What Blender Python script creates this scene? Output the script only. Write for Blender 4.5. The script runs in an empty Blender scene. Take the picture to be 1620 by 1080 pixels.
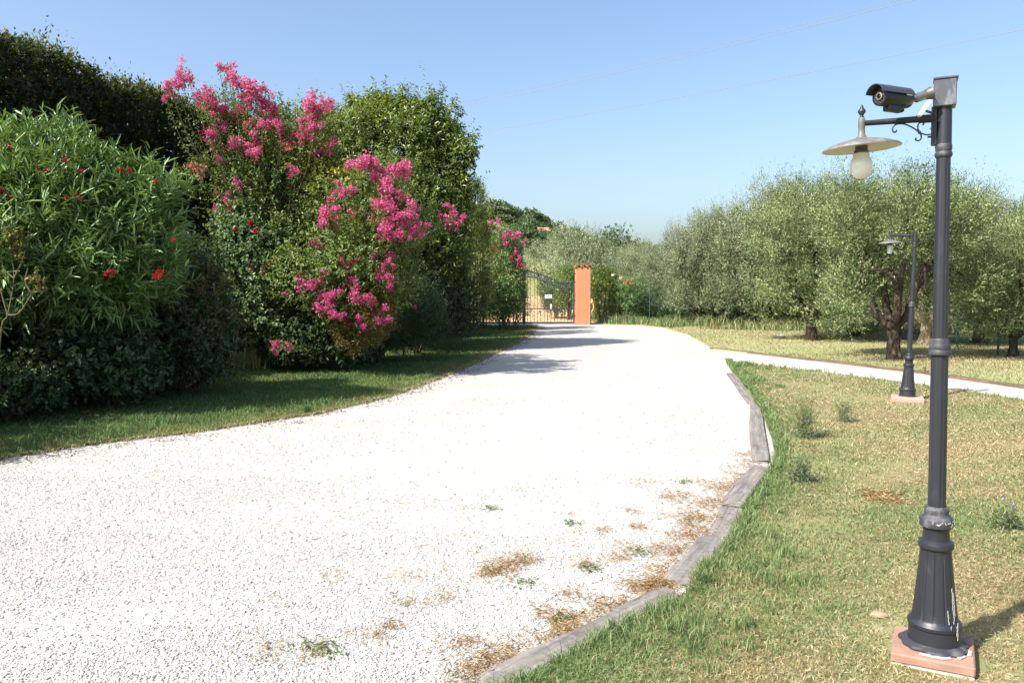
import bpy, math
import numpy as np
from mathutils import Vector, Euler, Matrix

# ---------------------------------------------------------------- camera, sky, sun, exposure
sc = bpy.context.scene
COL = sc.collection
F_PX, CAM_H, PITCH = 1240.0, 1.6, math.atan(88 / 1240.0)
cam = bpy.data.cameras.new("camera")
cam.sensor_width = 36.0
cam.lens = 36.0 * F_PX / 1620.0
cam.clip_start, cam.clip_end = 0.05, 6000
cam_ob = bpy.data.objects.new("camera", cam)
COL.objects.link(cam_ob)
cam_ob.location = (0, 0, CAM_H)
cam_ob.rotation_euler = (math.pi / 2 - PITCH, 0, 0)
sc.camera = cam_ob

SUN_EL = math.radians(45)
SUN_AZ = math.radians(235)          # clockwise from +Y: behind and to the left of the camera
world = bpy.data.worlds.new("World")
sc.world = world
world.use_nodes = True
wn = world.node_tree
sky = wn.nodes.new("ShaderNodeTexSky")
sky.sky_type = 'NISHITA'
sky.sun_disc = False
sky.sun_elevation = SUN_EL
sky.sun_rotation = SUN_AZ
sky.altitude = 0
sky.air_density = 1.0
sky.dust_density = 2.9
sky.ozone_density = 2.8
wn.links.new(sky.outputs[0], wn.nodes["Background"].inputs[0])
wn.nodes["Background"].inputs[1].default_value = 0.130
sun = bpy.data.lights.new("sun", 'SUN')
sun.energy = 5.0
sun.angle = math.radians(0.5)
sun.color = (1.0, 0.95, 0.88)
sun_ob = bpy.data.objects.new("sun", sun)
COL.objects.link(sun_ob)
to_sun = Vector((math.sin(SUN_AZ) * math.cos(SUN_EL), math.cos(SUN_AZ) * math.cos(SUN_EL), math.sin(SUN_EL)))
sun_ob.rotation_euler = to_sun.to_track_quat('Z', 'Y').to_euler()
sun_ob.location = (-20, -12, 30)
sc.view_settings.view_transform = 'Standard'
sc.view_settings.look = 'None'
sc.view_settings.gamma = 1
sc.view_settings.exposure = 0.95
sc.cycles.max_bounces = 8
sc.cycles.transparent_max_bounces = 6
sc.cycles.diffuse_bounces = 4
sc.cycles.glossy_bounces = 2
sc.cycles.transmission_bounces = 4

# ---------------------------------------------------------------- measuring helpers
CP, SP = math.cos(PITCH), math.sin(PITCH)
def ray(px, py):
    u, v = (px - 810) / F_PX, (540 - py) / F_PX
    return np.array([u, CP + v * SP, -SP + v * CP])
def g(px, py, z=0.0):
    d = ray(px, py)
    t = (CAM_H - z) / -d[2]
    return np.array([d[0] * t, d[1] * t, z])
def p3(px, py, Y):
    d = ray(px, py)
    t = Y / d[1]
    return np.array([d[0] * t, Y, CAM_H + d[2] * t])

def terrain(x, y):
    x = np.asarray(x, float); y = np.asarray(y, float)
    z = np.clip(y - 38, 0, 60) * 0.03
    z = z + 25 * np.exp(-((x + 25) / 62.0) ** 2 - ((y - 300) / 90.0) ** 2)
    z = z + 4 * np.exp(-((x - 60) / 140.0) ** 2 - ((y - 420) / 120.0) ** 2)
    return z

# ---------------------------------------------------------------- mesh helpers
def mesh_np(name, V, F, mat, parent=None, smooth=False, attrs=None):
    V = np.ascontiguousarray(V, dtype=np.float32)
    me = bpy.data.meshes.new(name)
    if isinstance(F, np.ndarray):
        k = F.shape[1]
        me.vertices.add(len(V)); me.vertices.foreach_set("co", V.ravel())
        me.loops.add(F.size); me.loops.foreach_set("vertex_index", F.astype(np.int32).ravel())
        me.polygons.add(len(F))
        me.polygons.foreach_set("loop_start", np.arange(0, F.size, k, dtype=np.int32))
        me.update(calc_edges=True)
    else:
        me.from_pydata([tuple(v) for v in V.tolist()], [], F)
        me.update()
    if smooth:
        me.polygons.foreach_set("use_smooth", np.ones(len(me.polygons), dtype=bool))
    if attrs:
        for k_, a in attrs.items():
            at = me.attributes.new(k_, 'FLOAT', 'POINT')
            at.data.foreach_set("value", np.ascontiguousarray(a, dtype=np.float32))
    if mat: me.materials.append(mat)
    o = bpy.data.objects.new(name, me)
    COL.objects.link(o)
    if parent is not None: o.parent = parent
    return o

def tag(o, label=None, cat=None, group=None, kind=None):
    if label: o["label"] = label
    if cat: o["category"] = cat
    if group: o["group"] = group
    if kind: o["kind"] = kind
    return o
def thing(name, label, cat, loc=(0, 0, 0), rz=0.0, group=None):
    o = bpy.data.objects.new(name, None)
    COL.objects.link(o)
    o.location = tuple(float(c) for c in loc); o.rotation_euler = (0, 0, rz)
    return tag(o, label, cat, group)

class MB:
    """collects shapes into one mesh"""
    def __init__(s): s.V = []; s.F = []; s.n = 0
    def add(s, V, F):
        V = np.asarray(V, float)
        s.V.append(V); s.F += [tuple(i + s.n for i in f) for f in F]; s.n += len(V); return s
    def box(s, c, size, rz=0.0, bev=0.0, rot=None):
        hx, hy, hz = np.array(size) / 2.0
        b = min(bev, hx * .9, hy * .9, hz * .9)
        if b <= 0:
            V = np.array([(x, y, z) for z in (-hz, hz) for x, y in ((-hx, -hy), (hx, -hy), (hx, hy), (-hx, hy))])
            Fc = [(3, 2, 1, 0), (4, 5, 6, 7), (0, 1, 5, 4), (1, 2, 6, 5), (2, 3, 7, 6), (3, 0, 4, 7)]
        else:
            rings = []
            for z, ins in ((-hz, b), (-hz + b, 0), (hz - b, 0), (hz, b)):
                x, y = hx - ins, hy - ins
                e = b if ins == 0 else b * .5
                rings.append([(-x + e, -y, z), (x - e, -y, z), (x, -y + e, z), (x, y - e, z), (x - e, y, z), (-x + e, y, z), (-x, y - e, z), (-x, -y + e, z)])
            V = np.array([v for r in rings for v in r]); Fc = []
            for k in range(3):
                for i in range(8):
                    j = (i + 1) % 8
                    Fc.append((k * 8 + i, k * 8 + j, k * 8 + 8 + j, k * 8 + 8 + i))
            Fc.append(tuple(range(7, -1, -1))); Fc.append(tuple(range(24, 32)))
        if rot is not None: V = V @ np.array(rot).T
        if rz:
            c_, s_ = math.cos(rz), math.sin(rz)
            V = V @ np.array([[c_, s_, 0], [-s_, c_, 0], [0, 0, 1]])
        return s.add(V + np.array(c, float), Fc)
    def lathe(s, prof, seg=32, c=(0, 0, 0), axis=None, flute=None, cap=True):
        """prof: list of (r, z[, tag]); flute(k, angle) -> radius factor"""
        V = []; Fc = []
        for k, pr in enumerate(prof):
            for i in range(seg):
                a = 2 * math.pi * i / seg
                r = pr[0] * (flute(k, a) if flute else 1)
                V.append((r * math.cos(a), r * math.sin(a), pr[1]))
        for k in range(len(prof) - 1):
            for i in range(seg):
                j = (i + 1) % seg
                Fc.append((k * seg + i, k * seg + j, (k + 1) * seg + j, (k + 1) * seg + i))
        if cap:
            Fc.append(tuple(range(seg - 1, -1, -1))); Fc.append(tuple((len(prof) - 1) * seg + i for i in range(seg)))
        V = np.array(V)
        if axis is not None:
            q = Vector((0, 0, 1)).rotation_difference(Vector(axis)).to_matrix()
            V = V @ np.array(q).T
        return s.add(V + np.array(c, float), Fc)
    def tube(s, pts, rad, seg=8, noise=0.0, rng=None, cap=True, sub=1):
        pts = np.asarray(pts, float)
        rad = np.full(len(pts), rad, float) if np.isscalar(rad) else np.asarray(rad, float)
        if sub > 1: pts, rad = smooth_path(pts, rad, sub)
        n = len(pts)
        T = np.gradient(pts, axis=0); T /= np.linalg.norm(T, axis=1)[:, None] + 1e-9
        ref = np.array([0.13, 0.21, 1.0]) if abs(T[0][2]) < .9 else np.array([1.0, 0.1, 0.0])
        V = []
        U = np.cross(T[0], ref); U /= np.linalg.norm(U)
        ang = np.arange(seg) * 2 * math.pi / seg
        ph = rng.random(4) * 6 if rng is not None else np.zeros(4)
        for k in range(n):
            U = U - T[k] * (U @ T[k]); U /= np.linalg.norm(U)
            W = np.cross(T[k], U)
            r = np.full(seg, rad[k])
            if noise:
                r = r * (1 + noise * (np.sin(3 * ang + ph[0] + k * .35) * .5 + np.sin(5 * ang + ph[1] - k * .5) * .35 + np.sin(2 * ang + ph[2] + k * .8) * .3)
                         + noise * .35 * rng.standard_normal(seg))
            V.append(pts[k] + np.outer(np.cos(ang) * r, U) + np.outer(np.sin(ang) * r, W))
        V = np.concatenate(V); Fc = []
        for k in range(n - 1):
            for i in range(seg):
                j = (i + 1) % seg
                Fc.append((k * seg + i, k * seg + j, (k + 1) * seg + j, (k + 1) * seg + i))
        if cap:
            Fc.append(tuple(range(seg - 1, -1, -1))); Fc.append(tuple((n - 1) * seg + i for i in range(seg)))
        return s.add(V, Fc)
    def build(s, name, mat, parent=None, smooth=False):
        return mesh_np(name, np.concatenate(s.V), s.F, mat, parent, smooth)

def smooth_path(P, R, sub):
    n = len(P); out = []; rr = []
    for i in range(n - 1):
        p0, p1, p2, p3_ = P[max(i - 1, 0)], P[i], P[i + 1], P[min(i + 2, n - 1)]
        for k in range(sub):
            t = k / sub
            out.append(0.5 * ((2 * p1) + (-p0 + p2) * t + (2 * p0 - 5 * p1 + 4 * p2 - p3_) * t * t + (-p0 + 3 * p1 - 3 * p2 + p3_) * t ** 3))
            rr.append(R[i] * (1 - t) + R[i + 1] * t)
    out.append(P[-1]); rr.append(R[-1])
    return np.array(out), np.array(rr)

def smooth_shade(o, deg=40):
    me = o.data
    me.polygons.foreach_set("use_smooth", np.ones(len(me.polygons), dtype=bool))
    try: me.set_sharp_from_angle(angle=math.radians(deg))
    except Exception: pass
    return o

def unit(a): return a / (np.linalg.norm(a, axis=-1, keepdims=True) + 1e-9)
_nr = np.random.default_rng(7)
_ND = _nr.standard_normal((40, 3)); _ND /= np.linalg.norm(_ND, axis=1)[:, None]; _NP = _nr.random(40) * 6.28
def noise3(P, freq, seed=0):
    out = 0
    for k in range(5):
        i = (seed * 5 + k) % 40
        out = out + np.sin((P @ _ND[i]) * freq * (0.7 + .3 * k) + _NP[i] + seed)
    return out / 5 * 1.4

def leaf_mesh(O, D, N, L, W, simple=False, droop=0.12):
    n = len(O)
    D = unit(D); S = unit(np.cross(D, N)); N = np.cross(S, D)
    L = np.broadcast_to(L, (n,))[:, None]; W = np.broadcast_to(W, (n,))[:, None]
    if simple:
        V = np.stack([O, O + D * L * .45 + S * W * .5, O + D * L, O + D * L * .45 - S * W * .5], 1).reshape(-1, 3)
        return V, np.arange(n * 4).reshape(n, 4), 4
    f = N * W * .16
    V = np.stack([O, O + D * L * .28 + S * W * .46 + f, O + D * L * .68 + S * W * .40 + f - N * L * droop * .4,
                  O + D * L - N * L * droop, O + D * L * .68 - S * W * .40 + f - N * L * droop * .4, O + D * L * .28 - S * W * .46 + f], 1).reshape(-1, 3)
    b = np.arange(n)[:, None] * 6
    Fq = np.concatenate([b + np.array([0, 1, 2, 3]), b + np.array([0, 3, 4, 5])], 1).reshape(-1, 4)
    return V, Fq, 6

def foliage(blobs, n_tw, per, L, W, tl, rng, up=.4, shell=.45, lump=.18, freq=2.5, spread=.9, simple=False, reject=.72, wsel=None, droop=.12, tip=0.0, hole=-9):
    """twigs with leaves spread over the shell of a set of ellipsoids; returns V, F, rnd"""
    B = np.asarray(blobs, float)
    area = (B[:, 3] * B[:, 4] + B[:, 4] * B[:, 5] + B[:, 3] * B[:, 5]) ** 1.0
    idx = rng.choice(len(B), size=int(n_tw * 1.6), p=area / area.sum())
    d = unit(rng.standard_normal((len(idx), 3)))
    r = 1 - shell * rng.random(len(idx)) ** 1.7
    C, R = B[idx, :3], B[idx, 3:6]
    r = r * (1 + lump * noise3(C + d * R, freq, 1) + lump * .5 * noise3(C + d * R, freq * 2.7, 2))
    P = C + R * d * r[:, None]
    keep = P[:, 2] > 0.04
    keep &= noise3(P, freq * 1.3, 3) > hole
    if len(B) > 1:
        for b in range(len(B)):
            q = np.linalg.norm((P - B[b, :3]) / B[b, 3:6], axis=1)
            keep &= (q > reject) | (idx == b)
    P, d, R = P[keep][:n_tw], d[keep][:n_tw], R[keep][:n_tw]
    n = len(P)
    T = unit(unit(d / R) + np.array([0, 0, up]) + rng.standard_normal((n, 3)) * .4)
    tls = tl * (.6 + .8 * rng.random(n))
    if tip:                                   # some long shoots sticking out
        m = rng.random(n) < tip
        tls[m] *= 2.6; T[m] = unit(T[m] + np.array([0, 0, .7]))
    s = (np.arange(per) + rng.random((n, per))) / per
    O = P[:, None, :] + T[:, None, :] * (s * tls[:, None])[:, :, None]
    rad = rng.standard_normal((n, per, 3))
    rad = unit(rad - T[:, None, :] * np.sum(rad * T[:, None, :], -1, keepdims=True))
    D = unit(T[:, None, :] * (1.1 - spread * .6) + rad * spread + rng.standard_normal((n, per, 3)) * .2)
    Nn = unit(T[:, None, :] * .7 - rad * .2 + np.array([0, 0, .7]) + rng.standard_normal((n, per, 3)) * .35)
    O = O.reshape(-1, 3); D = D.reshape(-1, 3); Nn = Nn.reshape(-1, 3)
    m = len(O)
    Ls = L * (.65 + .7 * rng.random(m)); Ws = W * (.7 + .6 * rng.random(m))
    V, Fq, k = leaf_mesh(O, D, Nn, Ls, Ws, simple, droop)
    rn = np.clip(.5 + .22 * rng.standard_normal(m) + .18 * np.repeat(rng.standard_normal(n), per) + .22 * noise3(O, freq * .8, 4), 0, 1)
    return V, Fq, np.repeat(rn, k)

def merge(parts):
    V = []; Fs = []; A = []; n = 0
    for v, f, a in parts:
        V.append(v); Fs.append(f + n); A.append(a); n += len(v)
    return np.concatenate(V), np.concatenate(Fs), np.concatenate(A)

def inside(P, poly):
    x, y = P[:, 0], P[:, 1]; poly = np.asarray(poly)[:, :2]
    c = np.zeros(len(P), bool); j = len(poly) - 1
    for i in range(len(poly)):
        xi, yi = poly[i]; xj, yj = poly[j]
        if yi != yj:
            c ^= ((yi > y) != (yj > y)) & (x < (xj - xi) * (y - yi) / (yj - yi) + xi)
        j = i
    return c
def dist_poly(P, line):
    best = np.full(len(P), 1e9); L_ = np.asarray(line)[:, :2]
    for a, b in zip(L_[:-1], L_[1:]):
        ab = b - a; t = np.clip(((P[:, :2] - a) @ ab) / (ab @ ab + 1e-9), 0, 1)
        best = np.minimum(best, np.linalg.norm(P[:, :2] - (a + t[:, None] * ab), axis=1))
    return best

# ---------------------------------------------------------------- materials
def newmat(name):
    m = bpy.data.materials.new(name); m.use_nodes = True
    nt = m.node_tree; nt.nodes.clear()
    out = nt.nodes.new("ShaderNodeOutputMaterial")
    return m, nt, out
def N_(nt, typ, **kw):
    n = nt.nodes.new(typ)
    for k, v in kw.items():
        if k in n.inputs: n.inputs[k].default_value = v
        else: setattr(n, k, v)
    return n
def ramp(nt, fac, cols):
    r = nt.nodes.new("ShaderNodeValToRGB")
    e = r.color_ramp.elements
    while len(e) < len(cols): e.new(.5)
    for i, c in enumerate(cols):
        if len(c) == 4: e[i].position = c[3]
        else: e[i].position = i / max(1, len(cols) - 1)
        e[i].color = (c[0], c[1], c[2], 1)
    nt.links.new(fac, r.inputs[0]); return r.outputs[0]
def coords(nt, scale=1.0, kind="Object"):
    tc = nt.nodes.new("ShaderNodeTexCoord")
    mp = nt.nodes.new("ShaderNodeMapping")
    mp.inputs["Scale"].default_value = (scale,) * 3 if np.isscalar(scale) else scale
    nt.links.new(tc.outputs[kind], mp.inputs[0]); return mp.outputs[0]
def noise(nt, vec, scale, detail=4, rough=.6):
    n = N_(nt, "ShaderNodeTexNoise", Scale=scale, Detail=detail, Roughness=rough)
    nt.links.new(vec, n.inputs["Vector"]); return n.outputs[0]
def mix(nt, fac, a, b):
    m = nt.nodes.new("ShaderNodeMix"); m.data_type = 'RGBA'
    for sock, v in ((m.inputs[0], fac), (m.inputs[6], a), (m.inputs[7], b)):
        if isinstance(v, bpy.types.NodeSocket): nt.links.new(v, sock)
        elif np.isscalar(v): sock.default_value = v
        else: sock.default_value = (*v, 1)
    return m.outputs[2]
def math_(nt, op, a, b=0.0, clamp=False):
    m = nt.nodes.new("ShaderNodeMath"); m.operation = op; m.use_clamp = clamp
    for i, v in enumerate((a, b)):
        if isinstance(v, bpy.types.NodeSocket): nt.links.new(v, m.inputs[i])
        else: m.inputs[i].default_value = v
    return m.outputs[0]
def bump(nt, h, strength, dist):
    b = N_(nt, "ShaderNodeBump", Strength=strength, Distance=dist)
    nt.links.new(h, b.inputs["Height"]); return b.outputs[0]
def principled(nt, out, col, rough=.6, metal=0.0, normal=None, spec=.5):
    p = nt.nodes.new("ShaderNodeBsdfPrincipled")
    if isinstance(col, bpy.types.NodeSocket): nt.links.new(col, p.inputs["Base Color"])
    else: p.inputs["Base Color"].default_value = (*col, 1)
    if isinstance(rough, bpy.types.NodeSocket): nt.links.new(rough, p.inputs["Roughness"])
    else: p.inputs["Roughness"].default_value = rough
    p.inputs["Metallic"].default_value = metal
    p.inputs["Specular IOR Level"].default_value = spec
    if normal is not None: nt.links.new(normal, p.inputs["Normal"])
    nt.links.new(p.outputs[0], out.inputs[0]); return p

def leaf_mat(name, cols, rough=.42, trans=.28, spec=.4):
    m, nt, out = newmat(name)
    a = N_(nt, "ShaderNodeAttribute", attribute_name="rnd")
    c = ramp(nt, a.outputs["Fac"], cols)
    p = principled(nt, out, c, rough, spec=spec)
    t = nt.nodes.new("ShaderNodeBsdfTranslucent")
    tc = mix(nt, .5, c, (.30, .38, .03))
    nt.links.new(tc, t.inputs[0])
    mx = nt.nodes.new("ShaderNodeMixShader"); mx.inputs[0].default_value = trans
    nt.links.new(p.outputs[0], mx.inputs[1]); nt.links.new(t.outputs[0], mx.inputs[2])
    nt.links.new(mx.outputs[0], out.inputs[0]); return m
def plain(name, col, rough=.6, metal=0.0, var=.25, scale=20, b=.2, bd=.004, spec=.5):
    m, nt, out = newmat(name)
    v = coords(nt); nz = noise(nt, v, scale, 6)
    c = mix(nt, nz, tuple(x * (1 - var) for x in col), tuple(min(1, x * (1 + var)) for x in col))
    principled(nt, out, c, rough, metal, bump(nt, nz, b, bd), spec); return m

M = {}
M['oleander'] = leaf_mat('oleander_leaf', [(.050, .115, .030), (.11, .21, .055), (.24, .36, .13)], .38, .22, .5)
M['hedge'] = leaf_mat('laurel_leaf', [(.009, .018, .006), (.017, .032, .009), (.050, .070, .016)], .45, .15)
M['hedge_tip'] = leaf_mat('laurel_new_leaf', [(.05, .085, .02), (.13, .15, .03), (.36, .24, .10)], .45, .35)
M['tree'] = leaf_mat('glossy_tree_leaf', [(.038, .075, .014), (.095, .155, .026), (.24, .30, .05)], .35, .28, .5)
M['yellow'] = leaf_mat('yellow_green_leaf', [(.12, .14, .02), (.28, .27, .04), (.45, .38, .08)], .45, .3)
M['myrtle'] = leaf_mat('myrtle_leaf', [(.045, .090, .022), (.095, .155, .036), (.20, .26, .07)], .45, .3)
M['rose'] = leaf_mat('rose_leaf', [(.045, .095, .035), (.095, .165, .060), (.18, .26, .10)], .45, .25)
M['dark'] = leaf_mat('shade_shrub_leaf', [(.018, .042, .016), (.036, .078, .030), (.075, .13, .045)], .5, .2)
M['conifer'] = leaf_mat('conifer_spray', [(.022, .048, .012), (.050, .090, .016), (.15, .19, .030)], .55, .2)
M['brown'] = leaf_mat('bronze_leaf', [(.06, .055, .018), (.14, .10, .03), (.26, .20, .05)], .5, .3)
M['olive'] = leaf_mat('olive_leaf', [(.016, .028, .012), (.150, .190, .085), (.44, .48, .29)], .55, .12, .5)
M['olive_green'] = leaf_mat('green_olive_leaf', [(.012, .028, .008), (.125, .18, .055), (.42, .47, .22)], .55, .13, .5)  # olive leaf in a greener tint, with less blue
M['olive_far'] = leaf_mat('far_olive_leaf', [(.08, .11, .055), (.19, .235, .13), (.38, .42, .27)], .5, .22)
M['far_tree'] = leaf_mat('far_tree_leaf', [(.03, .06, .025), (.06, .10, .035), (.11, .16, .06)], .6, .15)
M['pink'] = leaf_mat('magenta_petal', [(.36, .012, .13), (.64, .042, .25), (.80, .17, .41)], .6, .35)
M['pink_dull'] = leaf_mat('fading_petal', [(.30, .035, .06), (.45, .08, .12), (.60, .22, .22)], .6, .3)
M['red'] = leaf_mat('red_petal', [(.12, .001, .008), (.30, .002, .016), (.48, .006, .03)], .5, .12)
M['white_petal'] = leaf_mat('white_petal', [(.7, .68, .6), (.8, .8, .75), (.8, .8, .78)], .6, .3)
M['salmon'] = leaf_mat('salmon_petal', [(.45, .14, .08), (.6, .25, .15), (.7, .4, .3)], .6, .3)
M['blue_petal'] = leaf_mat('blue_petal', [(.20, .25, .6), (.3, .35, .75), (.4, .45, .8)], .6, .3)
M['straw'] = leaf_mat('dry_straw', [(.20, .105, .045), (.43, .255, .11), (.64, .48, .27)], .8, .2, .2)
M['thatch'] = leaf_mat('pale_thatch', [(.34, .20, .09), (.54, .40, .20), (.74, .62, .40)], .85, .2, .2)
M['weed'] = leaf_mat('weed_leaf', [(.07, .11, .05), (.14, .19, .09), (.24, .28, .16)], .6, .2)
M['litter'] = leaf_mat('dead_leaf', [(.06, .035, .018), (.15, .08, .035), (.32, .19, .10)], .8, .1, .2)

def grass_mat(name, green, dry):
    m, nt, out = newmat(name)
    r = N_(nt, "ShaderNodeAttribute", attribute_name="rnd"); d = N_(nt, "ShaderNodeAttribute", attribute_name="dry")
    c = mix(nt, d.outputs["Fac"], ramp(nt, r.outputs["Fac"], green), ramp(nt, r.outputs["Fac"], dry))
    p = principled(nt, out, c, .55, spec=.3)
    t = nt.nodes.new("ShaderNodeBsdfTranslucent"); nt.links.new(c, t.inputs[0])
    mx = nt.nodes.new("ShaderNodeMixShader"); mx.inputs[0].default_value = .3
    nt.links.new(p.outputs[0], mx.inputs[1]); nt.links.new(t.outputs[0], mx.inputs[2]); nt.links.new(mx.outputs[0], out.inputs[0])
    return m
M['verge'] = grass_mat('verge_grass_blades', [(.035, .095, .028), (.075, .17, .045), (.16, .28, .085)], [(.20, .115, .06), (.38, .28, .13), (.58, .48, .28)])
M['grass'] = grass_mat('grass_blades', [(.062, .125, .035), (.140, .220, .070), (.26, .35, .14)], [(.17, .085, .045), (.42, .30, .16), (.72, .62, .43)])

def soil_mat(name, cols, sc_big, sc_small, b=.5):
    m, nt, out = newmat(name)
    v = coords(nt)
    n1 = noise(nt, v, sc_big, 5, .6); n2 = noise(nt, v, sc_small, 6, .75)
    f = math_(nt, 'ADD', math_(nt, 'MULTIPLY', n1, .55), math_(nt, 'MULTIPLY', n2, .45))
    f = math_(nt, 'MULTIPLY', math_(nt, 'SUBTRACT', f, .33), 3.0, True)
    principled(nt, out, ramp(nt, f, cols), .95, normal=bump(nt, n2, b, .03), spec=.15); return m
M['turf_right'] = soil_mat('dry_turf', [(.18, .115, .065), (.26, .21, .11), (.20, .22, .09), (.42, .34, .21)], .9, 45)
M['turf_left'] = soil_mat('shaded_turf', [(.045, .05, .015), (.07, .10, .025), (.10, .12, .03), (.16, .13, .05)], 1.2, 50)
M['turf_orchard'] = soil_mat('orchard_turf', [(.20, .17, .09), (.30, .27, .14), (.24, .27, .11), (.46, .41, .26)], .35, 25)
M['field'] = soil_mat('dry_field', [(.20, .20, .06), (.30, .27, .09), (.22, .25, .07), (.36, .30, .12)], .12, 3)
M['dirt'] = soil_mat('orange_dirt', [(.40, .24, .12), (.50, .32, .17), (.58, .40, .24)], .8, 12)

# white gravel: crushed marble chips as cells with dark gaps
m, nt, out = newmat('white_gravel')
v = coords(nt)
vo = N_(nt, "ShaderNodeTexVoronoi", Scale=95.0, Randomness=1.0); nt.links.new(v, vo.inputs["Vector"])
ve = N_(nt, "ShaderNodeTexVoronoi", Scale=95.0, Randomness=1.0); ve.feature = 'DISTANCE_TO_EDGE'; nt.links.new(v, ve.inputs["Vector"])
edge = math_(nt, 'MULTIPLY', ve.outputs["Distance"], 5.0, True)
sep = nt.nodes.new("ShaderNodeSeparateColor"); nt.links.new(vo.outputs["Color"], sep.inputs[0])
n_big = noise(nt, v, .35, 4, .6)
chip = ramp(nt, sep.outputs[0], [(.37, .358, .328), (.42, .41, .38), (.455, .445, .42)])
gap = mix(nt, n_big, (.29, .275, .248), (.38, .367, .34))
c = mix(nt, edge, gap, chip)
# trodden, dustier patches
dust = ramp(nt, noise(nt, v, .8, 5, .65), [(.345, .328, .292, .34), (.45, .437, .405, .60)])
c = mix(nt, .35, c, dust)
h = math_(nt, 'ADD', math_(nt, 'MULTIPLY', edge, .6), math_(nt, 'MULTIPLY', sep.outputs[1], .8))
principled(nt, out, c, .9, normal=bump(nt, h, .3, .006), spec=.2)
M['gravel'] = m
m, nt, out = newmat('marble_chip')
a = N_(nt, "ShaderNodeAttribute", attribute_name="rnd")
principled(nt, out, ramp(nt, a.outputs["Fac"], [(.12, .11, .10), (.36, .345, .315, .015), (.48, .466, .432, .10), (.54, .527, .497)]), .75, spec=.3)
M['stone'] = m
# weathered timber
def wood_mat(name, c1, c2, c3):
    m, nt, out = newmat(name)
    v = coords(nt, (2.2, 26, 26)); n1 = noise(nt, v, 1.0, 7, .7)
    v2 = coords(nt, (1.2, 55, 55)); n2 = noise(nt, v2, 1.0, 3, .6)
    crack = math_(nt, 'MULTIPLY', math_(nt, 'SUBTRACT', n2, .62), 9.0, True)
    c = ramp(nt, n1, [(*c1, .3), (*c2, .5), (*c3, .72)])
    c = mix(nt, crack, c, (.05, .04, .035))
    h = math_(nt, 'SUBTRACT', n1, crack)
    principled(nt, out, c, .9, normal=bump(nt, h, .8, .006), spec=.15); return m
M['timber'] = wood_mat('grey_timber', (.10, .09, .082), (.19, .172, .158), (.29, .268, .25))
M['timber_dark'] = wood_mat('brown_timber', (.06, .042, .03), (.13, .092, .062), (.24, .18, .125))
# bark
m, nt, out = newmat('olive_bark')
v = coords(nt, (5, 5, 1.6)); n1 = noise(nt, v, 1.6, 8, .7)
vo = N_(nt, "ShaderNodeTexVoronoi", Scale=3.0); nt.links.new(v, vo.inputs["Vector"])
c = ramp(nt, n1, [(.018, .014, .011, .3), (.065, .050, .038, .52), (.20, .165, .125, .75)])
principled(nt, out, c, .95, normal=bump(nt, math_(nt, 'ADD', n1, vo.outputs["Distance"]), 1.0, .05), spec=.1)
M['bark'] = m
M['bark_pale'] = plain('pale_bark', (.36, .29, .21), .9, var=.4, scale=14, b=.7, bd=.02)
M['twig'] = plain('brown_twig', (.16, .12, .075), .85, var=.35, scale=25)
M['green_stem'] = plain('green_stem', (.20, .22, .08), .7, var=.3, scale=25)
M['twig_y'] = plain('yellow_brown_twig', (.13, .11, .045), .8, var=.3, scale=25)
M['cane'] = plain('pale_cane', (.50, .45, .36), .7, var=.25, scale=18)
# lamp paint: charcoal with chalky weathering
def paint(name, base, chalk, amt, rough=.42):
    m, nt, out = newmat(name)
    v = coords(nt, (1, 1, .35)); n1 = noise(nt, v, 26, 7, .7)
    v2 = coords(nt); n2 = noise(nt, v2, 5, 3, .5); n3 = noise(nt, v2, 160, 3, .6)
    f = math_(nt, 'MULTIPLY', math_(nt, 'SUBTRACT', math_(nt, 'ADD', math_(nt, 'MULTIPLY', n1, .6), math_(nt, 'MULTIPLY', n2, .5)), .62 - amt), 4.0, True)
    spots = math_(nt, 'MULTIPLY', math_(nt, 'SUBTRACT', n3, .72), 12.0, True)
    c = mix(nt, f, base, chalk)
    c = mix(nt, math_(nt, 'MULTIPLY', spots, .5), c, (.5, .48, .45))
    r = math_(nt, 'ADD', math_(nt, 'MULTIPLY', f, .3), rough)
    principled(nt, out, c, r, normal=bump(nt, n3, .12, .001), spec=.5); return m
M['paint'] = paint('charcoal_paint', (.020, .022, .029), (.060, .064, .078), .0)
M['paint_worn'] = paint('worn_collar_paint', (.034, .036, .044), (.19, .185, .185), .07, .55)
M['paint_arm'] = paint('arm_paint', (.014, .015, .018), (.05, .05, .055), -.05)
M['shade_metal'] = paint('weathered_shade', (.12, .113, .108), (.36, .34, .315), .08, .5)
M['shade_inner'] = plain('cream_enamel', (.52, .46, .34), .45, var=.12, scale=12)
M['galv'] = paint('galvanised_box', (.10, .105, .12), (.38, .39, .41), .06, .34)
for n_ in M['galv'].node_tree.nodes:
    if n_.type == 'BSDF_PRINCIPLED': n_.inputs['Metallic'].default_value = .55
m, nt, out = newmat('milk_glass')
p = principled(nt, out, (.80, .79, .72), .12, spec=.6)
p.inputs['Subsurface Weight'].default_value = .3; p.inputs['Subsurface Radius'].default_value = (.03, .03, .02); p.inputs['Subsurface Scale'].default_value = .5
M['globe'] = m
m, nt, out = newmat('clear_grey_glass')
p = principled(nt, out, (.55, .60, .62), .1, spec=.8)
M['glass'] = m
M['cam_black'] = plain('camera_black', (.012, .012, .014), .32, var=.2, scale=40, b=.03, bd=.001)
M['cam_hood'] = plain('camera_hood_grey', (.040, .045, .055), .38, var=.15, scale=30, b=.03, bd=.001)
M['lens'] = plain('lens_glass', (.01, .006, .008), .06, var=.1, scale=10, b=0, spec=.8)
M['brass'] = plain('lens_ring', (.45, .34, .20), .35, metal=.6, var=.1)
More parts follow.
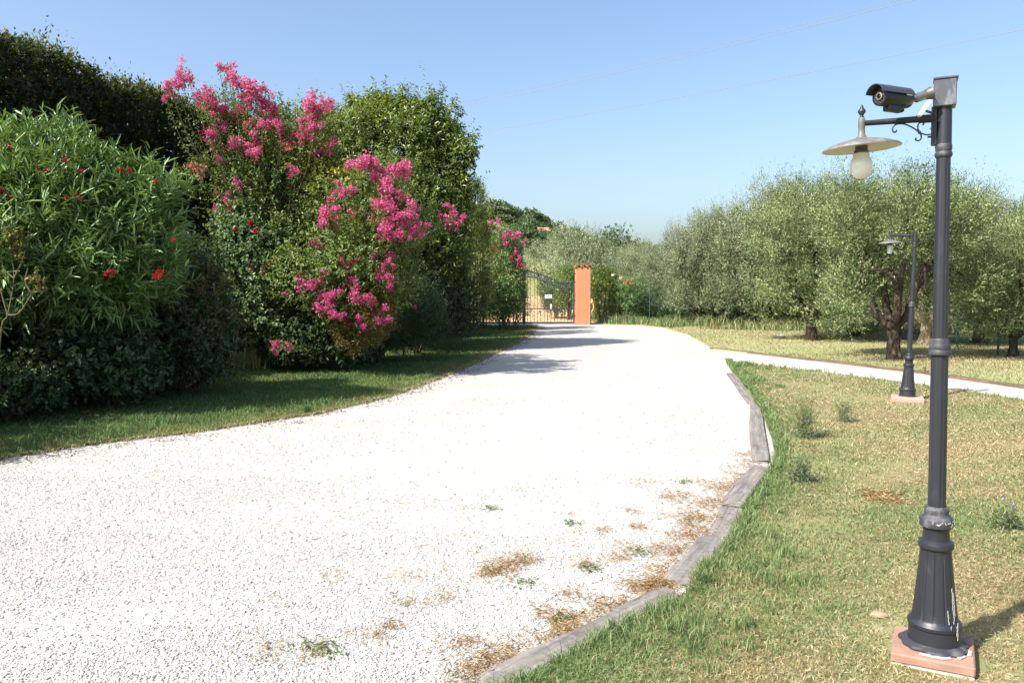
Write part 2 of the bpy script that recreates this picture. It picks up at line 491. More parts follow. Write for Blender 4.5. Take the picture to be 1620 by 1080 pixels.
M['led'] = plain('led_glass', (.10, .11, .13), .2, var=.2)
M['white_metal'] = plain('white_plate', (.66, .65, .60), .5, var=.1, scale=30)
M['chrome'] = plain('grey_bracket', (.13, .125, .12), .4, metal=.4, var=.25, scale=40)
M['drip'] = plain('white_drip', (.42, .41, .39), .8, var=.2, scale=60)
M['tile'] = plain('terracotta_tile', (.30, .175, .125), .9, var=.6, scale=9, b=.5, bd=.004)
M['concrete'] = plain('pale_mortar', (.46, .40, .34), .9, var=.3, scale=22, b=.6, bd=.006)
M['slab_pink'] = plain('pink_concrete', (.44, .26, .20), .9, var=.25, scale=12, b=.5, bd=.005)
M['orange'] = plain('orange_render', (.53, .215, .105), .9, var=.14, scale=2.2, b=.15, bd=.004)
M['roof_tile'] = plain('roof_tile', (.38, .12, .06), .85, var=.35, scale=6, b=.3, bd=.005)
M['iron'] = plain('painted_iron', (.035, .045, .065), .5, var=.3, scale=10)
M['iron_black'] = plain('black_iron', (.012, .013, .018), .5, var=.3, scale=10)
M['lock'] = plain('lock_box_blue', (.012, .018, .05), .4, var=.2)
M['sign_white'] = plain('white_sign', (.75, .75, .74), .5, var=.04)
M['green_wire'] = plain('green_wire', (.02, .07, .05), .5, var=.2)
M['hose'] = plain('yellow_hose', (.62, .42, .16), .5, var=.2)
M['rock'] = plain('grey_rock', (.20, .19, .17), .9, var=.35, scale=9, b=.8, bd=.02)
M['clod'] = plain('brown_stone', (.34, .24, .15), .9, var=.35, scale=25, b=.8, bd=.008)
M['cable'] = plain('grey_cable', (.20, .21, .23), .6, var=.1)
M['house'] = plain('pale_house_wall', (.62, .58, .50), .8, var=.05, scale=1)
M['house_roof'] = plain('house_roof', (.40, .22, .15), .8, var=.2, scale=1)
M['basin'] = plain('grey_basin', (.42, .43, .44), .5, var=.15)
R = np.random.default_rng

# ---------------------------------------------------------------- ground and outlines
E_left = [g(848, 515), g(840, 530), g(812, 545), g(780, 560), g(742, 579), g(700, 596), g(655, 615), g(600, 632), g(500, 655), g(400, 671), g(300, 686), g(200, 697), g(100, 711), g(0, 727), (-7.2, 5, 0), (-9.5, 2, 0), (-11, -7, 0)]
E_right = [(-6, -7, 0), (-4, -1, 0), (-1.7, 1.4, 0), g(812, 1080), g(940, 1013), g(1072, 945), g(1096, 905), g(1135, 868), g(1165, 815), g(1213, 745), g(1216, 712), g(1204, 670), g(1188, 640), g(1168, 610), g(1150, 585), g(1148, 574)]
P_near = [g(1175, 577), g(1240, 584), g(1320, 594), g(1420, 607), g(1520, 621), g(1620, 636), (8.4, 7.6, 0), (10, 2, 0), (10, -7, 0)]
E_far = [(3.6, 33.2, 0), g(965, 514), g(1010, 515), g(1050, 519), g(1085, 529), g(1110, 541), g(1130, 554)]
P_far = [g(1200, 561), g(1300, 571), g(1400, 582), g(1500, 596), g(1620, 613), (9.9, 8.5, 0), (11.6, 2, 0), (11.6, -7, 0)]
def rough_line(L_, amp, seed, step=.12):
    L_ = np.array([np.asarray(p, float) for p in L_])
    P, _ = smooth_path(L_, np.zeros(len(L_)), 1)
    out = []
    for a, b in zip(P[:-1], P[1:]):
        n = max(1, min(60, int(np.linalg.norm(b - a) / step)))
        for k in range(n): out.append(a + (b - a) * k / n)
    out.append(P[-1]); out = np.array(out)
    out[:, 0] += amp * noise3(out, 9, seed) + amp * .6 * noise3(out, 31, seed + 1)
    out[:, 1] += amp * noise3(out, 7, seed + 2)
    out[:, 2] = 0
    return out
LINE_L = rough_line(E_left, .025, 3)
LINE_R = rough_line([np.asarray(p, float) + [(.035 if 4 <= i <= 9 else .06) if i < 15 else 0, -.015 if i < 15 else 0, 0] for i, p in enumerate(E_right)], .012, 5)
LINE_PN = rough_line(P_near, .03, 8)
LINE_F = rough_line(E_far, .04, 9)
LINE_PF = rough_line(P_far, .015, 11)
POLY_L = np.concatenate([LINE_L, [(-60, -7, 0), (-60, 33.2, 0)]])
POLY_R = np.concatenate([LINE_R, LINE_PN])
POLY_O = np.concatenate([LINE_F, LINE_PF, [(70, -7, 0), (70, 37.5, 0), (3.6, 37.5, 0)]])

xs = np.unique(np.concatenate([-np.geomspace(40, 2500, 26), np.linspace(-40, 40, 33), np.geomspace(40, 2500, 26)]))
ys = np.unique(np.concatenate([np.linspace(-60, 30, 10), np.linspace(30, 120, 46), np.geomspace(120, 4000, 60)]))
X, Y = np.meshgrid(xs, ys)
Z = terrain(X, Y)
idx = np.arange(X.size).reshape(X.shape)
Fg = np.stack([idx[:-1, :-1], idx[:-1, 1:], idx[1:, 1:], idx[1:, :-1]], -1).reshape(-1, 4)
tag(mesh_np('ground', np.stack([X, Y, Z], -1).reshape(-1, 3), Fg, M['field'], smooth=True), kind='structure')

def sheet(name, poly, z, mat, thick=0.0):
    P = np.array(poly)[:, :3].copy(); n = len(P)
    ar = np.sum(P[:, 0] * np.roll(P[:, 1], -1) - np.roll(P[:, 0], -1) * P[:, 1])
    if ar < 0: P = P[::-1]
    P[:, 2] = z
    V = [P]; Fc = [tuple(range(n))]
    if thick:
        Q = P.copy(); Q[:, 2] = z - thick; V.append(Q)
        Fc += [(i, n + i, n + (i + 1) % n, (i + 1) % n) for i in range(n)]
    o = mesh_np(name, np.concatenate(V), Fc, mat)
    return tag(o, kind='structure')
sheet('driveway', [(-14, -7, 0), (11.9, -7, 0), (11.9, 9, 0), (8.6, 13, 0), (6.2, 33.3, 0), (-14, 33.3, 0)], .004, M['gravel'])
sheet('garden_path', np.concatenate([[g(1146, 572), g(1128, 556)], LINE_PF, [(10, -7, 0)], LINE_PN[::-1]]), .008, M['gravel'])
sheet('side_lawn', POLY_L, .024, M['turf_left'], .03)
sheet('front_lawn', POLY_R, .034, M['turf_right'], .04)
sheet('orchard_lawn', POLY_O, .036, M['turf_orchard'], .04)
# dirt track beyond the gate, following the slope
n = 30; yy = np.linspace(33.3, 62, n); Vd = []
for i, y in enumerate(yy):
    w = 2.6 - 1.2 * i / n; cx = .9 + .5 * math.sin(i * .12) + .15 * math.sin(i * .9)
    for sx in (-1, 1): Vd.append((cx + sx * (w + .1 * math.sin(i * 1.7 * sx)), y, float(terrain(cx, y)) + .02))
mesh_np('dirt_track', np.array(Vd), np.array([(2 * i, 2 * i + 1, 2 * i + 3, 2 * i + 2) for i in range(n - 1)]), M['dirt'])["kind"] = "structure"

# ---------------------------------------------------------------- gravel chips
rg = R(11)
def scatter(n, x0, x1, y0, y1, rng): return np.stack([rng.uniform(x0, x1, n), rng.uniform(y0, y1, n), np.zeros(n)], 1)
P = []
for y0, y1, dens in ((2.3, 3.6, 9500), (3.6, 5.0, 5200), (5.0, 6.5, 2300), (6.5, 8.5, 1000), (8.5, 11, 450), (11, 15, 160)):
    xw = .72 * y1; nn = int(dens * (xw + min(xw, 2.6)) * (y1 - y0))
    q = scatter(nn, -xw, min(xw, 2.6), y0, y1, rg)
    P.append(q)
P = np.concatenate(P)
P = P[~inside(P, POLY_L) & ~inside(P, POLY_R) & (P[:, 0] > -.70 * P[:, 1] - .3)]
P = P[rg.random(len(P)) < .72 + .5 * noise3(P, 1.1, 12) + .3 * noise3(P, 4.0, 13)]
n = len(P)
base = np.array([(x, y, z) for z in (-.5, .5) for x, y in ((-.5, -.5), (.5, -.5), (.5, .5), (-.5, .5))])
size = (.0036 + .0058 * rg.random(n) ** 2) * np.clip(.75 + P[:, 1] * .07, 1, 1.5)
dim = size[:, None] * np.stack([1.3 + .4 * rg.random(n), .9 + .3 * rg.random(n), .17 + .18 * rg.random(n)], 1)
Vv = base[None] * dim[:, None, :] * (.62 + .65 * rg.random((n, 8, 1))) + rg.standard_normal((n, 8, 3)) * size[:, None, None] * .10
q = unit(rg.standard_normal((n, 4)) * np.array([1, .14, .14, 1])); w_, x_, y_, z_ = q.T
Rm = np.stack([np.stack([1 - 2 * (y_ * y_ + z_ * z_), 2 * (x_ * y_ - z_ * w_), 2 * (x_ * z_ + y_ * w_)], -1),
               np.stack([2 * (x_ * y_ + z_ * w_), 1 - 2 * (x_ * x_ + z_ * z_), 2 * (y_ * z_ - x_ * w_)], -1),
               np.stack([2 * (x_ * z_ - y_ * w_), 2 * (y_ * z_ + x_ * w_), 1 - 2 * (x_ * x_ + y_ * y_)], -1)], 1)
Vv = np.einsum('nij,nkj->nki', Rm, Vv)
P[:, 2] = .0045 + size * .10 + .0018 * rg.random(n)
Vv += P[:, None, :]
fb = np.array([(3, 2, 1, 0), (4, 5, 6, 7), (0, 1, 5, 4), (1, 2, 6, 5), (2, 3, 7, 6), (3, 0, 4, 7)])
Fv = (np.arange(n)[:, None, None] * 8 + fb[None]).reshape(-1, 4)
tag(mesh_np('gravel_chips', Vv.reshape(-1, 3), Fv, M['stone'], attrs={'rnd': np.repeat(rg.random(n), 8)}), 'loose white marble gravel covering the drive', 'gravel', kind='stuff')

# ---------------------------------------------------------------- grass
def blades(name, P, h, w, dry, rng, z0, mat=None, lean=.5, label=None, cat='grass'):
    n = len(P); P = P.copy(); P[:, 2] = z0
    a = rng.random(n) * 2 * math.pi
    S = np.stack([np.cos(a), np.sin(a), np.zeros(n)], 1)
    b = rng.random(n) * 2 * math.pi
    Ld = np.stack([np.cos(b), np.sin(b), np.zeros(n)], 1) * (lean * (.3 + rng.random(n)))[:, None]
    h = np.broadcast_to(h, (n,))[:, None]; w = np.broadcast_to(w, (n,))[:, None]
    up = np.array([0, 0, 1.0])
    mid = P + up * h * .55 + Ld * h * .3
    tipp = P + up * h * (1 - .25 * lean) + Ld * h
    V = np.stack([P - S * w * .5, P + S * w * .5, mid + S * w * .42, mid - S * w * .42, tipp], 1).reshape(-1, 3)
    bi = np.arange(n)[:, None] * 5
    Ft = np.concatenate([bi + np.array([0, 1, 2]), bi + np.array([0, 2, 3]), bi + np.array([3, 2, 4])], 1).reshape(-1, 3)
    rn = np.clip(rng.random(n) * .8 + .2 * rng.random(n), 0, 1)
    o = mesh_np(name, V, Ft, mat or M['grass'], attrs={'rnd': np.repeat(rn, 5), 'dry': np.repeat(np.clip(dry, 0, 1), 5)})
    return tag(o, label, cat, kind='stuff')
rg = R(21)
P = []
for y0, y1, dens in ((2.5, 3.6, 15000), (3.6, 4.8, 12000), (4.8, 6.5, 7500), (6.5, 9, 4200), (9, 12.5, 2400), (12.5, 17, 1400)):
    x0, x1 = -.3, .70 * y1
    P.append(scatter(int(dens * (x1 - x0) * (y1 - y0)), x0, x1, y0, y1, rg))
P = np.concatenate(P); P = P[inside(P, POLY_R) & (P[:, 0] < .70 * P[:, 1] + .2)]
slab_c = np.array([1.793, 3.228])
P = P[np.linalg.norm(P[:, :2] - slab_c, axis=1) > .19]
P = P[np.linalg.norm(P[:, :2] - np.array([5.42, 10.67]), axis=1) > .20]
dE = np.minimum(dist_poly(P, LINE_R), dist_poly(P, LINE_PN) + .1)
patch = noise3(P, 1.3, 1) * .5 + noise3(P, 3.7, 2) * .45 + noise3(P, 9, 5) * .25
far = np.clip((P[:, 1] - 4) / 5, 0, 1)
edge_g = np.exp(-dE / .30)
dry = .44 + .12 * far + .60 * patch - .85 * edge_g + .40 * rg.standard_normal(len(P))
h = (.012 + .014 * rg.random(len(P)) + .014 * np.clip(-patch, 0, 1)) * (1 + edge_g * 1.5 * (.4 + rg.random(len(P))))
h *= np.where(rg.random(len(P)) < .02, 1.8, 1)
keep = rg.random(len(P)) < np.clip(1.0 - 1.1 * np.clip(noise3(P, 2.3, 6) + .5 * noise3(P, 6.3, 8) - .25, 0, 1), .12, 1)
P, h, dry, far = P[keep], h[keep], dry[keep], far[keep]
wd = (.0024 + .002 * rg.random(len(P))) * np.clip(P[:, 1] / 4.0, 1, 3.2)
blades('lawn_grass', P, h, wd, dry, rg, .033, lean=1.3, label='short half dry lawn grass around the lamp posts')
# longer tufts along the timber edging
rg = R(22); T = []
Lr = LINE_R[(LINE_R[:, 1] > 2.4)]
for c_ in np.concatenate([Lr[rg.integers(0, len(Lr), 260)], g(1160, 580)[None] + rg.standard_normal((50, 3)) * [.25, .6, 0], g(1185, 605)[None] + rg.standard_normal((40, 3)) * [.15, .6, 0],
                          LINE_PN[rg.integers(0, 60, 60)], g(1190, 900)[None] + rg.standard_normal((40, 3)) * [.2, .3, 0], g(1060, 1010)[None] + rg.standard_normal((30, 3)) * [.2, .15, 0]]):
    T.append(c_[None] + rg.standard_normal((26, 3)) * [.035, .035, 0] + np.array([.05, 0, 0]))
T = np.concatenate(T); T = T[inside(T, POLY_R)]
blades('edge_grass', T, .05 + .06 * rg.random(len(T)), .0042 * np.clip(T[:, 1] / 4.5, 1, 3), .02 + .25 * rg.random(len(T)) ** 3, rg, .033, lean=.7, label='longer green grass tufts along the timber edging')
# side lawn
rg = R(23); P = []
for y0, y1, dens in ((4, 8, 2600), (8, 11, 2200), (11, 16, 1200), (16, 33, 420)):
    P.append(scatter(int(dens * 11 * (y1 - y0)), -9.5, 1.5, y0, y1, rg))
P = np.concatenate(P); dl = dist_poly(P, LINE_L)
P_in = inside(P, POLY_L) & (dl < 4.2) & (P[:, 0] > -.70 * P[:, 1] - .3)
P, dl = P[P_in], dl[P_in]
patch = noise3(P, 1.1, 3) * .5 + noise3(P, 3.3, 4) * .4
dry = -.02 + .62 * np.exp(-dl / .35) + .22 * patch + .2 * rg.standard_normal(len(P))
h = (.022 + .026 * rg.random(len(P))) * (1 + .5 * np.clip(patch, 0, 1)) * np.where(rg.random(len(P)) < .03, 2.0, 1)
h *= np.clip(dl / .10, .6, 1)
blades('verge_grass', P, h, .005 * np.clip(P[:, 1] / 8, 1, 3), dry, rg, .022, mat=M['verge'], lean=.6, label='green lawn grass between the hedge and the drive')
rg = R(26); T = []
for px, py, k in ((500, 640, 30), (640, 600, 14), (480, 618, 16), (250, 672, 20), (330, 668, 14), (190, 690, 18), (600, 595, 16), (560, 600, 14), (60, 705, 20), (130, 695, 14), (420, 652, 12), (700, 565, 10), (745, 545, 8), (680, 580, 12)):
    for _ in range(k):
        T.append((g(px, py) + rg.standard_normal(3) * [.35, .25, 0])[None] + rg.standard_normal((24, 3)) * [.04, .04, 0])
T = np.concatenate(T); T = T[inside(T, POLY_L)]
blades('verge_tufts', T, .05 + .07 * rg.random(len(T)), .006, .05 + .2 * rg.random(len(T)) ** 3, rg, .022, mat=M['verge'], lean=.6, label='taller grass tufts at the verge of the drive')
rg = R(28)
ii = rg.integers(0, len(LINE_L) - 60, 26000)
T = LINE_L[ii] + rg.standard_normal((len(ii), 3)) * [.035, .035, 0]
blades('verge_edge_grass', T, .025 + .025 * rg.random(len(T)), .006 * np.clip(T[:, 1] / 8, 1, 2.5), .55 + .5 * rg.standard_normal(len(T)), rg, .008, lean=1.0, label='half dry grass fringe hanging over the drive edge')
# orchard grass
rg = R(24)
P = np.concatenate([scatter(30000, 3.5, 13, 9, 18, rg), scatter(46000, 3, 22, 14, 36, rg)])
P = P[inside(P, POLY_O)]
dF = np.minimum(dist_poly(P, LINE_F), dist_poly(P, LINE_PF))
patch = noise3(P, .8, 3) * .5 + noise3(P, 2.3, 4) * .4
dry = .70 - .65 * np.exp(-dF / .4) + .55 * patch + .25 * rg.standard_normal(len(P))
blades('orchard_grass', P, .02 + .035 * rg.random(len(P)), .012 * np.clip(P[:, 1] / 14, 1, 2.2), dry, rg, .035, lean=.7, label='sun bleached grass on the strip before the olive trees')
rg = R(25)
P = np.concatenate([scatter(60000, 3.8, 24, 22, 37, rg), scatter(12000, 9, 15, 16, 24, rg)])
band = (P[:, 1] > 29.8 - .55 * (P[:, 0] - 4.2)) & (P[:, 1] < 37)
P = P[inside(P, POLY_O) & band & (noise3(P, 1.6, 7) + .5 * noise3(P, 4.1, 8) > -.25)]
dry = .08 + .4 * noise3(P, 1.0, 8) + .35 * rg.standard_normal(len(P))
blades('tall_grass', P, (.15 + .42 * rg.random(len(P)) ** 1.5) * np.clip(1 + .6 * noise3(P, 1.4, 9), .3, 1.5), .016 + .012 * rg.random(len(P)), dry, rg, .03, lean=.8, label='tall rank grass growing under the olive trees')
# field beyond the gate
rg = R(27)
P = scatter(26000, -9, 9, 38, 66, rg)
ok = (np.abs(P[:, 0] - 1) > 1.9) | (rg.random(len(P)) < .15); P = P[ok]
zz = terrain(P[:, 0], P[:, 1])
blades('field_grass', P, .12 + .25 * rg.random(len(P)), .035, .5 + .4 * rg.standard_normal(len(P)), rg, zz, lean=.5, label='yellow green field grass beyond the gate')

# ---------------------------------------------------------------- dry weeds and litter on the drive
def straws(name, C, n, spread, L, rng, z, mat, label, cat, flat=.25, w=.004):
    P = []; 
    for (c_, k, s) in C:
        P.append(np.asarray(c_)[None] + rng.standard_normal((int(k * n), 3)) * np.array([s, s, 0]))
    P = np.concatenate(P); m_ = len(P)
    P[:, 2] = z + rng.random(m_) * .012
    a = rng.random(m_) * 6.283
    D = np.stack([np.cos(a), np.sin(a), flat * rng.standard_normal(m_)], 1)
    V, Fq, k = leaf_mesh(P, D, np.tile([0, 0, 1.0], (m_, 1)) + rng.standard_normal((m_, 3)) * .5, L * (.4 + rng.random(m_)), w * (.6 + .8 * rng.random(m_)), False, .3)
    rn = np.clip(rng.random(m_), 0, 1)
    return tag(mesh_np(name, V, Fq, mat, attrs={'rnd': np.repeat(rn, k)}), label, cat, kind='stuff')
rg = R(31); C = []
for px, py, k, s in ((800, 897, 1.6, .07), (775, 908, .8, .04), (830, 888, .8, .05), (1025, 932, 2.6, .07), (1050, 925, 1, .05), (1100, 820, 1.4, .09), (1085, 850, 1.2, .08), (1120, 800, 1.2, .09), (1100, 835, 1.0, .08), (1060, 872, 1.1, .07),
                    (1075, 785, .7, .08), (890, 985, 1.0, .06), (900, 1000, .8, .05), (870, 970, .5, .06), (800, 1040, 1.3, .06), (760, 1055, .9, .05), (730, 1020, .5, .05), (960, 960, .9, .06), (905, 940, .4, .05),
                    (620, 992, .3, .03), (640, 955, .3, .05), (700, 950, .3, .05), (1000, 870, .5, .06), (980, 885, .5, .05), (925, 895, .5, .05), (1010, 835, .4, .04), (955, 840, .3, .04), (1060, 790, .4, .05), (1000, 810, .25, .05), (590, 1010, .3, .05), (420, 1035, .3, .05), (500, 1032, .3, .05), (1180, 755, .5, .08), (1195, 725, .3, .1), (1160, 765, .4, .07),
                    (1195, 632, .4, .08), (1170, 600, .3, .1), (740, 1075, .8, .06), (1045, 905, .8, .06), (1130, 770, .5, .08), (940, 975, .4, .05), (1025, 765, .3, .1), (1090, 765, .3, .1)):
    C.append((g(px, py), k, s))
ln = LINE_R[(LINE_R[:, 1] > 3.3) & (LINE_R[:, 1] < 7.5)]
for i in rg.integers(0, len(ln), 90):
    o_ = abs(rg.normal()) * .16 + .10
    C.append((ln[i] + np.array([-o_, .03 * rg.normal(), 0]), .14 * rg.random() + .05, .05))
for i in range(60):
    C.append((np.array([rg.uniform(-1.2, 1.8), rg.uniform(3.1, 6.5), 0]) * [1, 1, 0], .05, .05))
C = [c_ for c_ in C if not inside(np.asarray(c_[0])[None], POLY_R)[0]]
straws('dry_weeds', C, 260, 0, .030, rg, .014, M['straw'], 'orange brown dried weeds scattered on the gravel edge', 'weeds', .5, .0022)
rg = R(33)
C = [(LINE_L[i] + np.array([rg.random() * .35, -rg.random() * .25, 0]), 1, .08) for i in rg.integers(0, len(LINE_L), 420)]
straws('leaf_litter', C, 8, 0, .035, rg, .014, M['litter'], 'brown leaf litter along the edge of the drive', 'leaf litter', .2, .012)
rg = R(34)
C = [(g(px, py), 1, .25) for px, py in ((300, 640), (360, 625), (150, 660), (200, 650), (250, 655), (430, 600), (500, 600), (350, 650), (280, 630), (120, 665), (600, 580), (480, 640), (40, 670))]
straws('fallen_leaves', C, 9, 0, .11, rg, .06, M['litter'], 'long fallen leaves lying in the hedge shade', 'fallen leaves', .25, .016)
rg = R(35); C = []
for px, py in ((520, 1033), (490, 1028), (775, 806), (830, 925), (1010, 875), (935, 903), (1080, 764), (905, 830), (890, 985)):
    C.append((g(px, py), 1, .035))
straws('green_weeds', C, 40, 0, .03, rg, .012, M['rose'], 'small green weeds growing through the gravel', 'weeds', .6, .008)
rg = R(36)
straws('cut_straw', [(g(1392, 792), 1.6, .05), (g(1405, 798), 1, .07)], 420, 0, .055, rg, .046, M['thatch'], 'pale heap of cut straw on the lawn', 'straw', .35, .0018)

# ---------------------------------------------------------------- timber edging
def timber(a, b, w, hgt, label, seed, mat, z0=.0, group='timber edging boards', name='edging_timber'):
    a = np.asarray(a, float)[:2]; b = np.asarray(b, float)[:2]
    L_ = float(np.linalg.norm(b - a)); ang = math.atan2(*(b - a)[::-1]); rng = R(seed)
    nl, nw = max(8, int(L_ / .03)), 7
    hgt *= .75
    prof = [(-.5, -.1), (-.5, .75), (-.44, .94), (-.2, 1.0), (.1, .99), (.4, .95), (.5, .72), (.5, -.1)]
    V = []
    bow = rng.uniform(-.02, .02)
    for i in range(nl + 1):
        t = i / nl; x = t * L_
        wf = w * (1 + .05 * math.sin(t * 7 + seed)); en = .82 + .18 * min(1, min(t, 1 - t) * L_ / .05)
        for j, (py_, pz) in enumerate(prof):
            V.append((x + (.012 * rng.standard_normal() if i in (0, nl) else 0), py_ * wf * en + bow * math.sin(math.pi * t) + .0018 * rng.standard_normal(), z0 + pz * hgt * (en if pz > 0 else 1) + .002 * rng.standard_normal() + .004 * math.sin(t * 9 + j)))
    k = len(prof)
    Fc = [(i * k + j, (i + 1) * k + j, (i + 1) * k + j + 1, i * k + j + 1) for i in range(nl) for j in range(k - 1)]
    Fc += [tuple(range(k)), tuple(nl * k + j for j in range(k - 1, -1, -1))]
    Fc = [f[::-1] for f in Fc]
    o = mesh_np(name, np.array(V), Fc, mat)
    o.location = (a[0], a[1], 0); o.rotation_euler = (0, 0, ang)
    return tag(o, label, 'edging timber', group)
def off(px, py, dx): return g(px, py)[:2] + np.array([dx, 0])
timber(g(770, 1092), g(1060, 944), .15, .05, 'long weathered grey timber in the near corner of the lawn edge', 1, M['timber'])
timber(g(1072, 925), g(1128, 858), .17, .055, 'short tilted grey timber where the lawn edge bends', 2, M['timber'])
timber(g(1134, 850), g(1158, 806), .16, .032, 'half buried timber under dry orange weeds', 3, M['timber'])
timber(g(1158, 803), g(1206, 742), .17, .045, 'cracked dark grey timber stub beside the long plank', 4, M['timber'])
timber(g(1204, 733), g(1196, 640), .155, .05, 'flat wide grey plank on the lawn edge before the path corner', 5, M['timber'])
timber(g(1193, 641), g(1156, 592), .155, .04, 'gravel dusted timber at the grassy path corner', 6, M['timber'])
timber(g(1126, 552), g(1290, 571), .16, .06, 'brown timber at the start of the path by the drive', 7, M['timber_dark'])
timber(g(1292, 571), g(1466, 592), .16, .07, 'brown timber edging behind the far lamp post', 8, M['timber_dark'])
timber(g(1468, 593), g(1630, 616), .16, .07, 'dark brown timber edging below the rightmost olive tree', 9, M['timber_dark'])
timber(g(1412, 608), g(1640, 639), .05, .045, 'thin grey board on the lawn side of the path', 10, M['timber'])
mb = MB(); c0 = g(1463, 590)
mb.box((0, 0, .05), (.03, .03, .14), bev=.004); o = mb.build('wooden_peg', M['timber_dark']); o.location = tuple(c0); tag(o, 'small dark wooden peg at a timber joint by the path', 'peg')

# ---------------------------------------------------------------- garden lamps
def lamp(loc, label, arm_az, worn, clear):
    t = thing('garden_lamp', label, 'lamp post', loc, 0, 'classic garden lamp posts')
    z0 = .085
    rot = math.radians(-29)
    if worn:
        MB().box((-.01, -.01, .064), (.305, .30, .040), rz=rot, bev=.006).build('base_tile', M['tile'], t)
        MB().box((-.012, -.014, .020), (.300, .295, .046), rz=rot, bev=.004).build('base_mortar', M['concrete'], t)
    else:
        MB().box((-.01, -.03, .055), (.40, .37, .075), rz=math.radians(-24), bev=.012).build('base_slab', M['slab_pink'], t)
    # bell-shaped fluted base
    prof = [(.126, z0), (.128, z0 + .018), (.118, z0 + .026), (.115, .15), (.114, .168), (.120, .174), (.121, .188), (.112, .197), (.104, .205)]
    n0 = len(prof)
    for i in range(9): prof.append((.102 - .033 * (i / 8) ** .85, .212 + i * .035))
    n1 = len(prof)
    prof += [(.070, .50), (.078, .508), (.080, .520), (.076, .532), (.060, .541), (.057, .58), (.062, .592)]
    def fl(k, a):
        if n0 <= k < n1: return 1 - .045 * (math.cos(a * 12) > .72)
        return 1
    smooth_shade(MB().lathe(prof, 96, flute=fl).build('base', M['paint'], t), 30)
    prof = [(.060, .592), (.073, .598), (.075, .607), (.075, .628), (.070, .636), (.056, .643), (.052, .652), (.055, .664), (.054, .672), (.045, .682)]
    smooth_shade(MB().lathe(prof, 40).build('lower_collar', M['paint_worn'] if worn else M['paint'], t), 50)
    def fl2(k, a): return 1 - .05 * (math.cos(a * 8) > .6)
    smooth_shade(MB().lathe([(.0395, .68), (.0375, 1.318)], 64, flute=fl2).build('pole', M['paint'], t), 25)
    prof = [(.040, 1.312), (.049, 1.318), (.050, 1.330), (.045, 1.338), (.047, 1.344), (.045, 1.358), (.040, 1.366), (.041, 1.376), (.036, 1.385)]
    smooth_shade(MB().lathe(prof, 36).build('middle_collar', M['paint_worn'], t), 50)
    smooth_shade(MB().lathe([(.0335, 1.38), (.0305, 2.13)], 64, flute=fl2).build('upper_pole', M['paint'], t), 25)
    prof = [(.032, 2.118), (.038, 2.125), (.038, 2.137), (.033, 2.143), (.036, 2.150), (.036, 2.168), (.0335, 2.173)]
    smooth_shade(MB().lathe(prof, 36).build('upper_collar', M['paint_worn'] if worn else M['paint'], t), 50)
    smooth_shade(MB().lathe([(.0335, 2.170), (.0325, 2.325), (.027, 2.33)], 40).build('top_sleeve', M['paint'], t), 40)
    ca, sa = math.cos(arm_az), math.sin(arm_az)
    d = np.array([ca, sa, 0]); up = np.array([0, 0, 1.0]); zc = 2.278
    mb = MB(); mb.box(tuple(d * .037 + up * 2.247), (.018, .024, .158), rz=arm_az, bev=.003)
    mb.build('bracket_plate', M['paint'], t)
    mb = MB(); mb.tube([d * .035 + up * zc, d * .09 + up * zc, d * .095 + up * zc, d * .312 + up * (zc - .004)], [.0165, .0165, .0135, .0105], 20)
    smooth_shade(mb.build('arm', M['paint_arm'] if worn else M['paint'], t), 50)
    # scrolls under the arm, drawn as two swept C curves meeting at a knot
    mb = MB(); kz, kx = 2.225, .092
    def sw(pts, w): mb.tube([d * (kx + a_) + up * (kz + b_) for a_, b_ in pts], w, 8, sub=6)
    sw([(0, 0), (.022, .018), (.055, .036), (.085, .038), (.100, .026), (.100, .010), (.090, .006), (.086, .015)], .0032)
    sw([(0, 0), (-.022, -.010), (-.042, -.010), (-.055, .002), (-.054, .014), (-.045, .017), (-.041, .010)], .0030)
    sw([(0, 0), (.006, .018), (.003, .035), (-.008, .041), (-.016, .034), (-.012, .028)], .0030)
    sw([(0, 0), (-.007, -.012), (-.006, -.027), (.004, -.034), (.014, -.028), (.011, -.021)], .0030)
    mb.lathe([(.001, -.007), (.006, -.003), (.006, .003), (.001, .007)], 10, c=tuple(d * kx + up * kz))
    mb.tube([d * .045 + up * 2.205, d * .060 + up * 2.205], [.004, .005], 8)
    smooth_shade(mb.build('scroll_bracket', M['iron'], t), 60)
    hc = d * .312
    c3 = (hc[0], hc[1], 0)
    prof = [(.004, 2.296), (.010, 2.299), (.0065, 2.304), (.0075, 2.308), (.0155, 2.320), (.0150, 2.326), (.008, 2.336), (.004, 2.346), (.001, 2.352)]
    smooth_shade(MB().lathe(prof, 24, c=c3).build('finial', M['paint'], t), 60)
    prof = [(.024, 2.208), (.020, 2.220), (.0145, 2.226), (.0125, 2.25), (.0135, 2.258), (.0135, 2.288), (.0115, 2.297)]
    smooth_shade(MB().lathe(prof, 28, c=c3).build('hanger', M['shade_metal'] if worn else M['paint'], t), 50)
    tilt = (-.045, 0, 1); cs = (hc[0], hc[1], 2.175)
    prof = [(.152, -.004), (.152, -.001), (.140, .007), (.112, .018), (.075, .028), (.045, .034), (.025, .040)]
    sh = MB().lathe(prof, 60, c=cs, axis=tilt, cap=False).build('shade', M['shade_metal'], t); smooth_shade(sh, 70)
    prof = [(.149, -.0045), (.138, -.001), (.110, .003), (.073, .006), (.026, .007)]
    inn = MB().lathe(prof[::-1], 60, c=cs, axis=tilt, cap=False); inn.lathe([(.149, -.0045), (.152, -.004)], 60, c=cs, axis=tilt, cap=False)
    smooth_shade(inn.build('shade_lining', M['shade_inner'] if worn else M['shade_metal'], sh), 70)
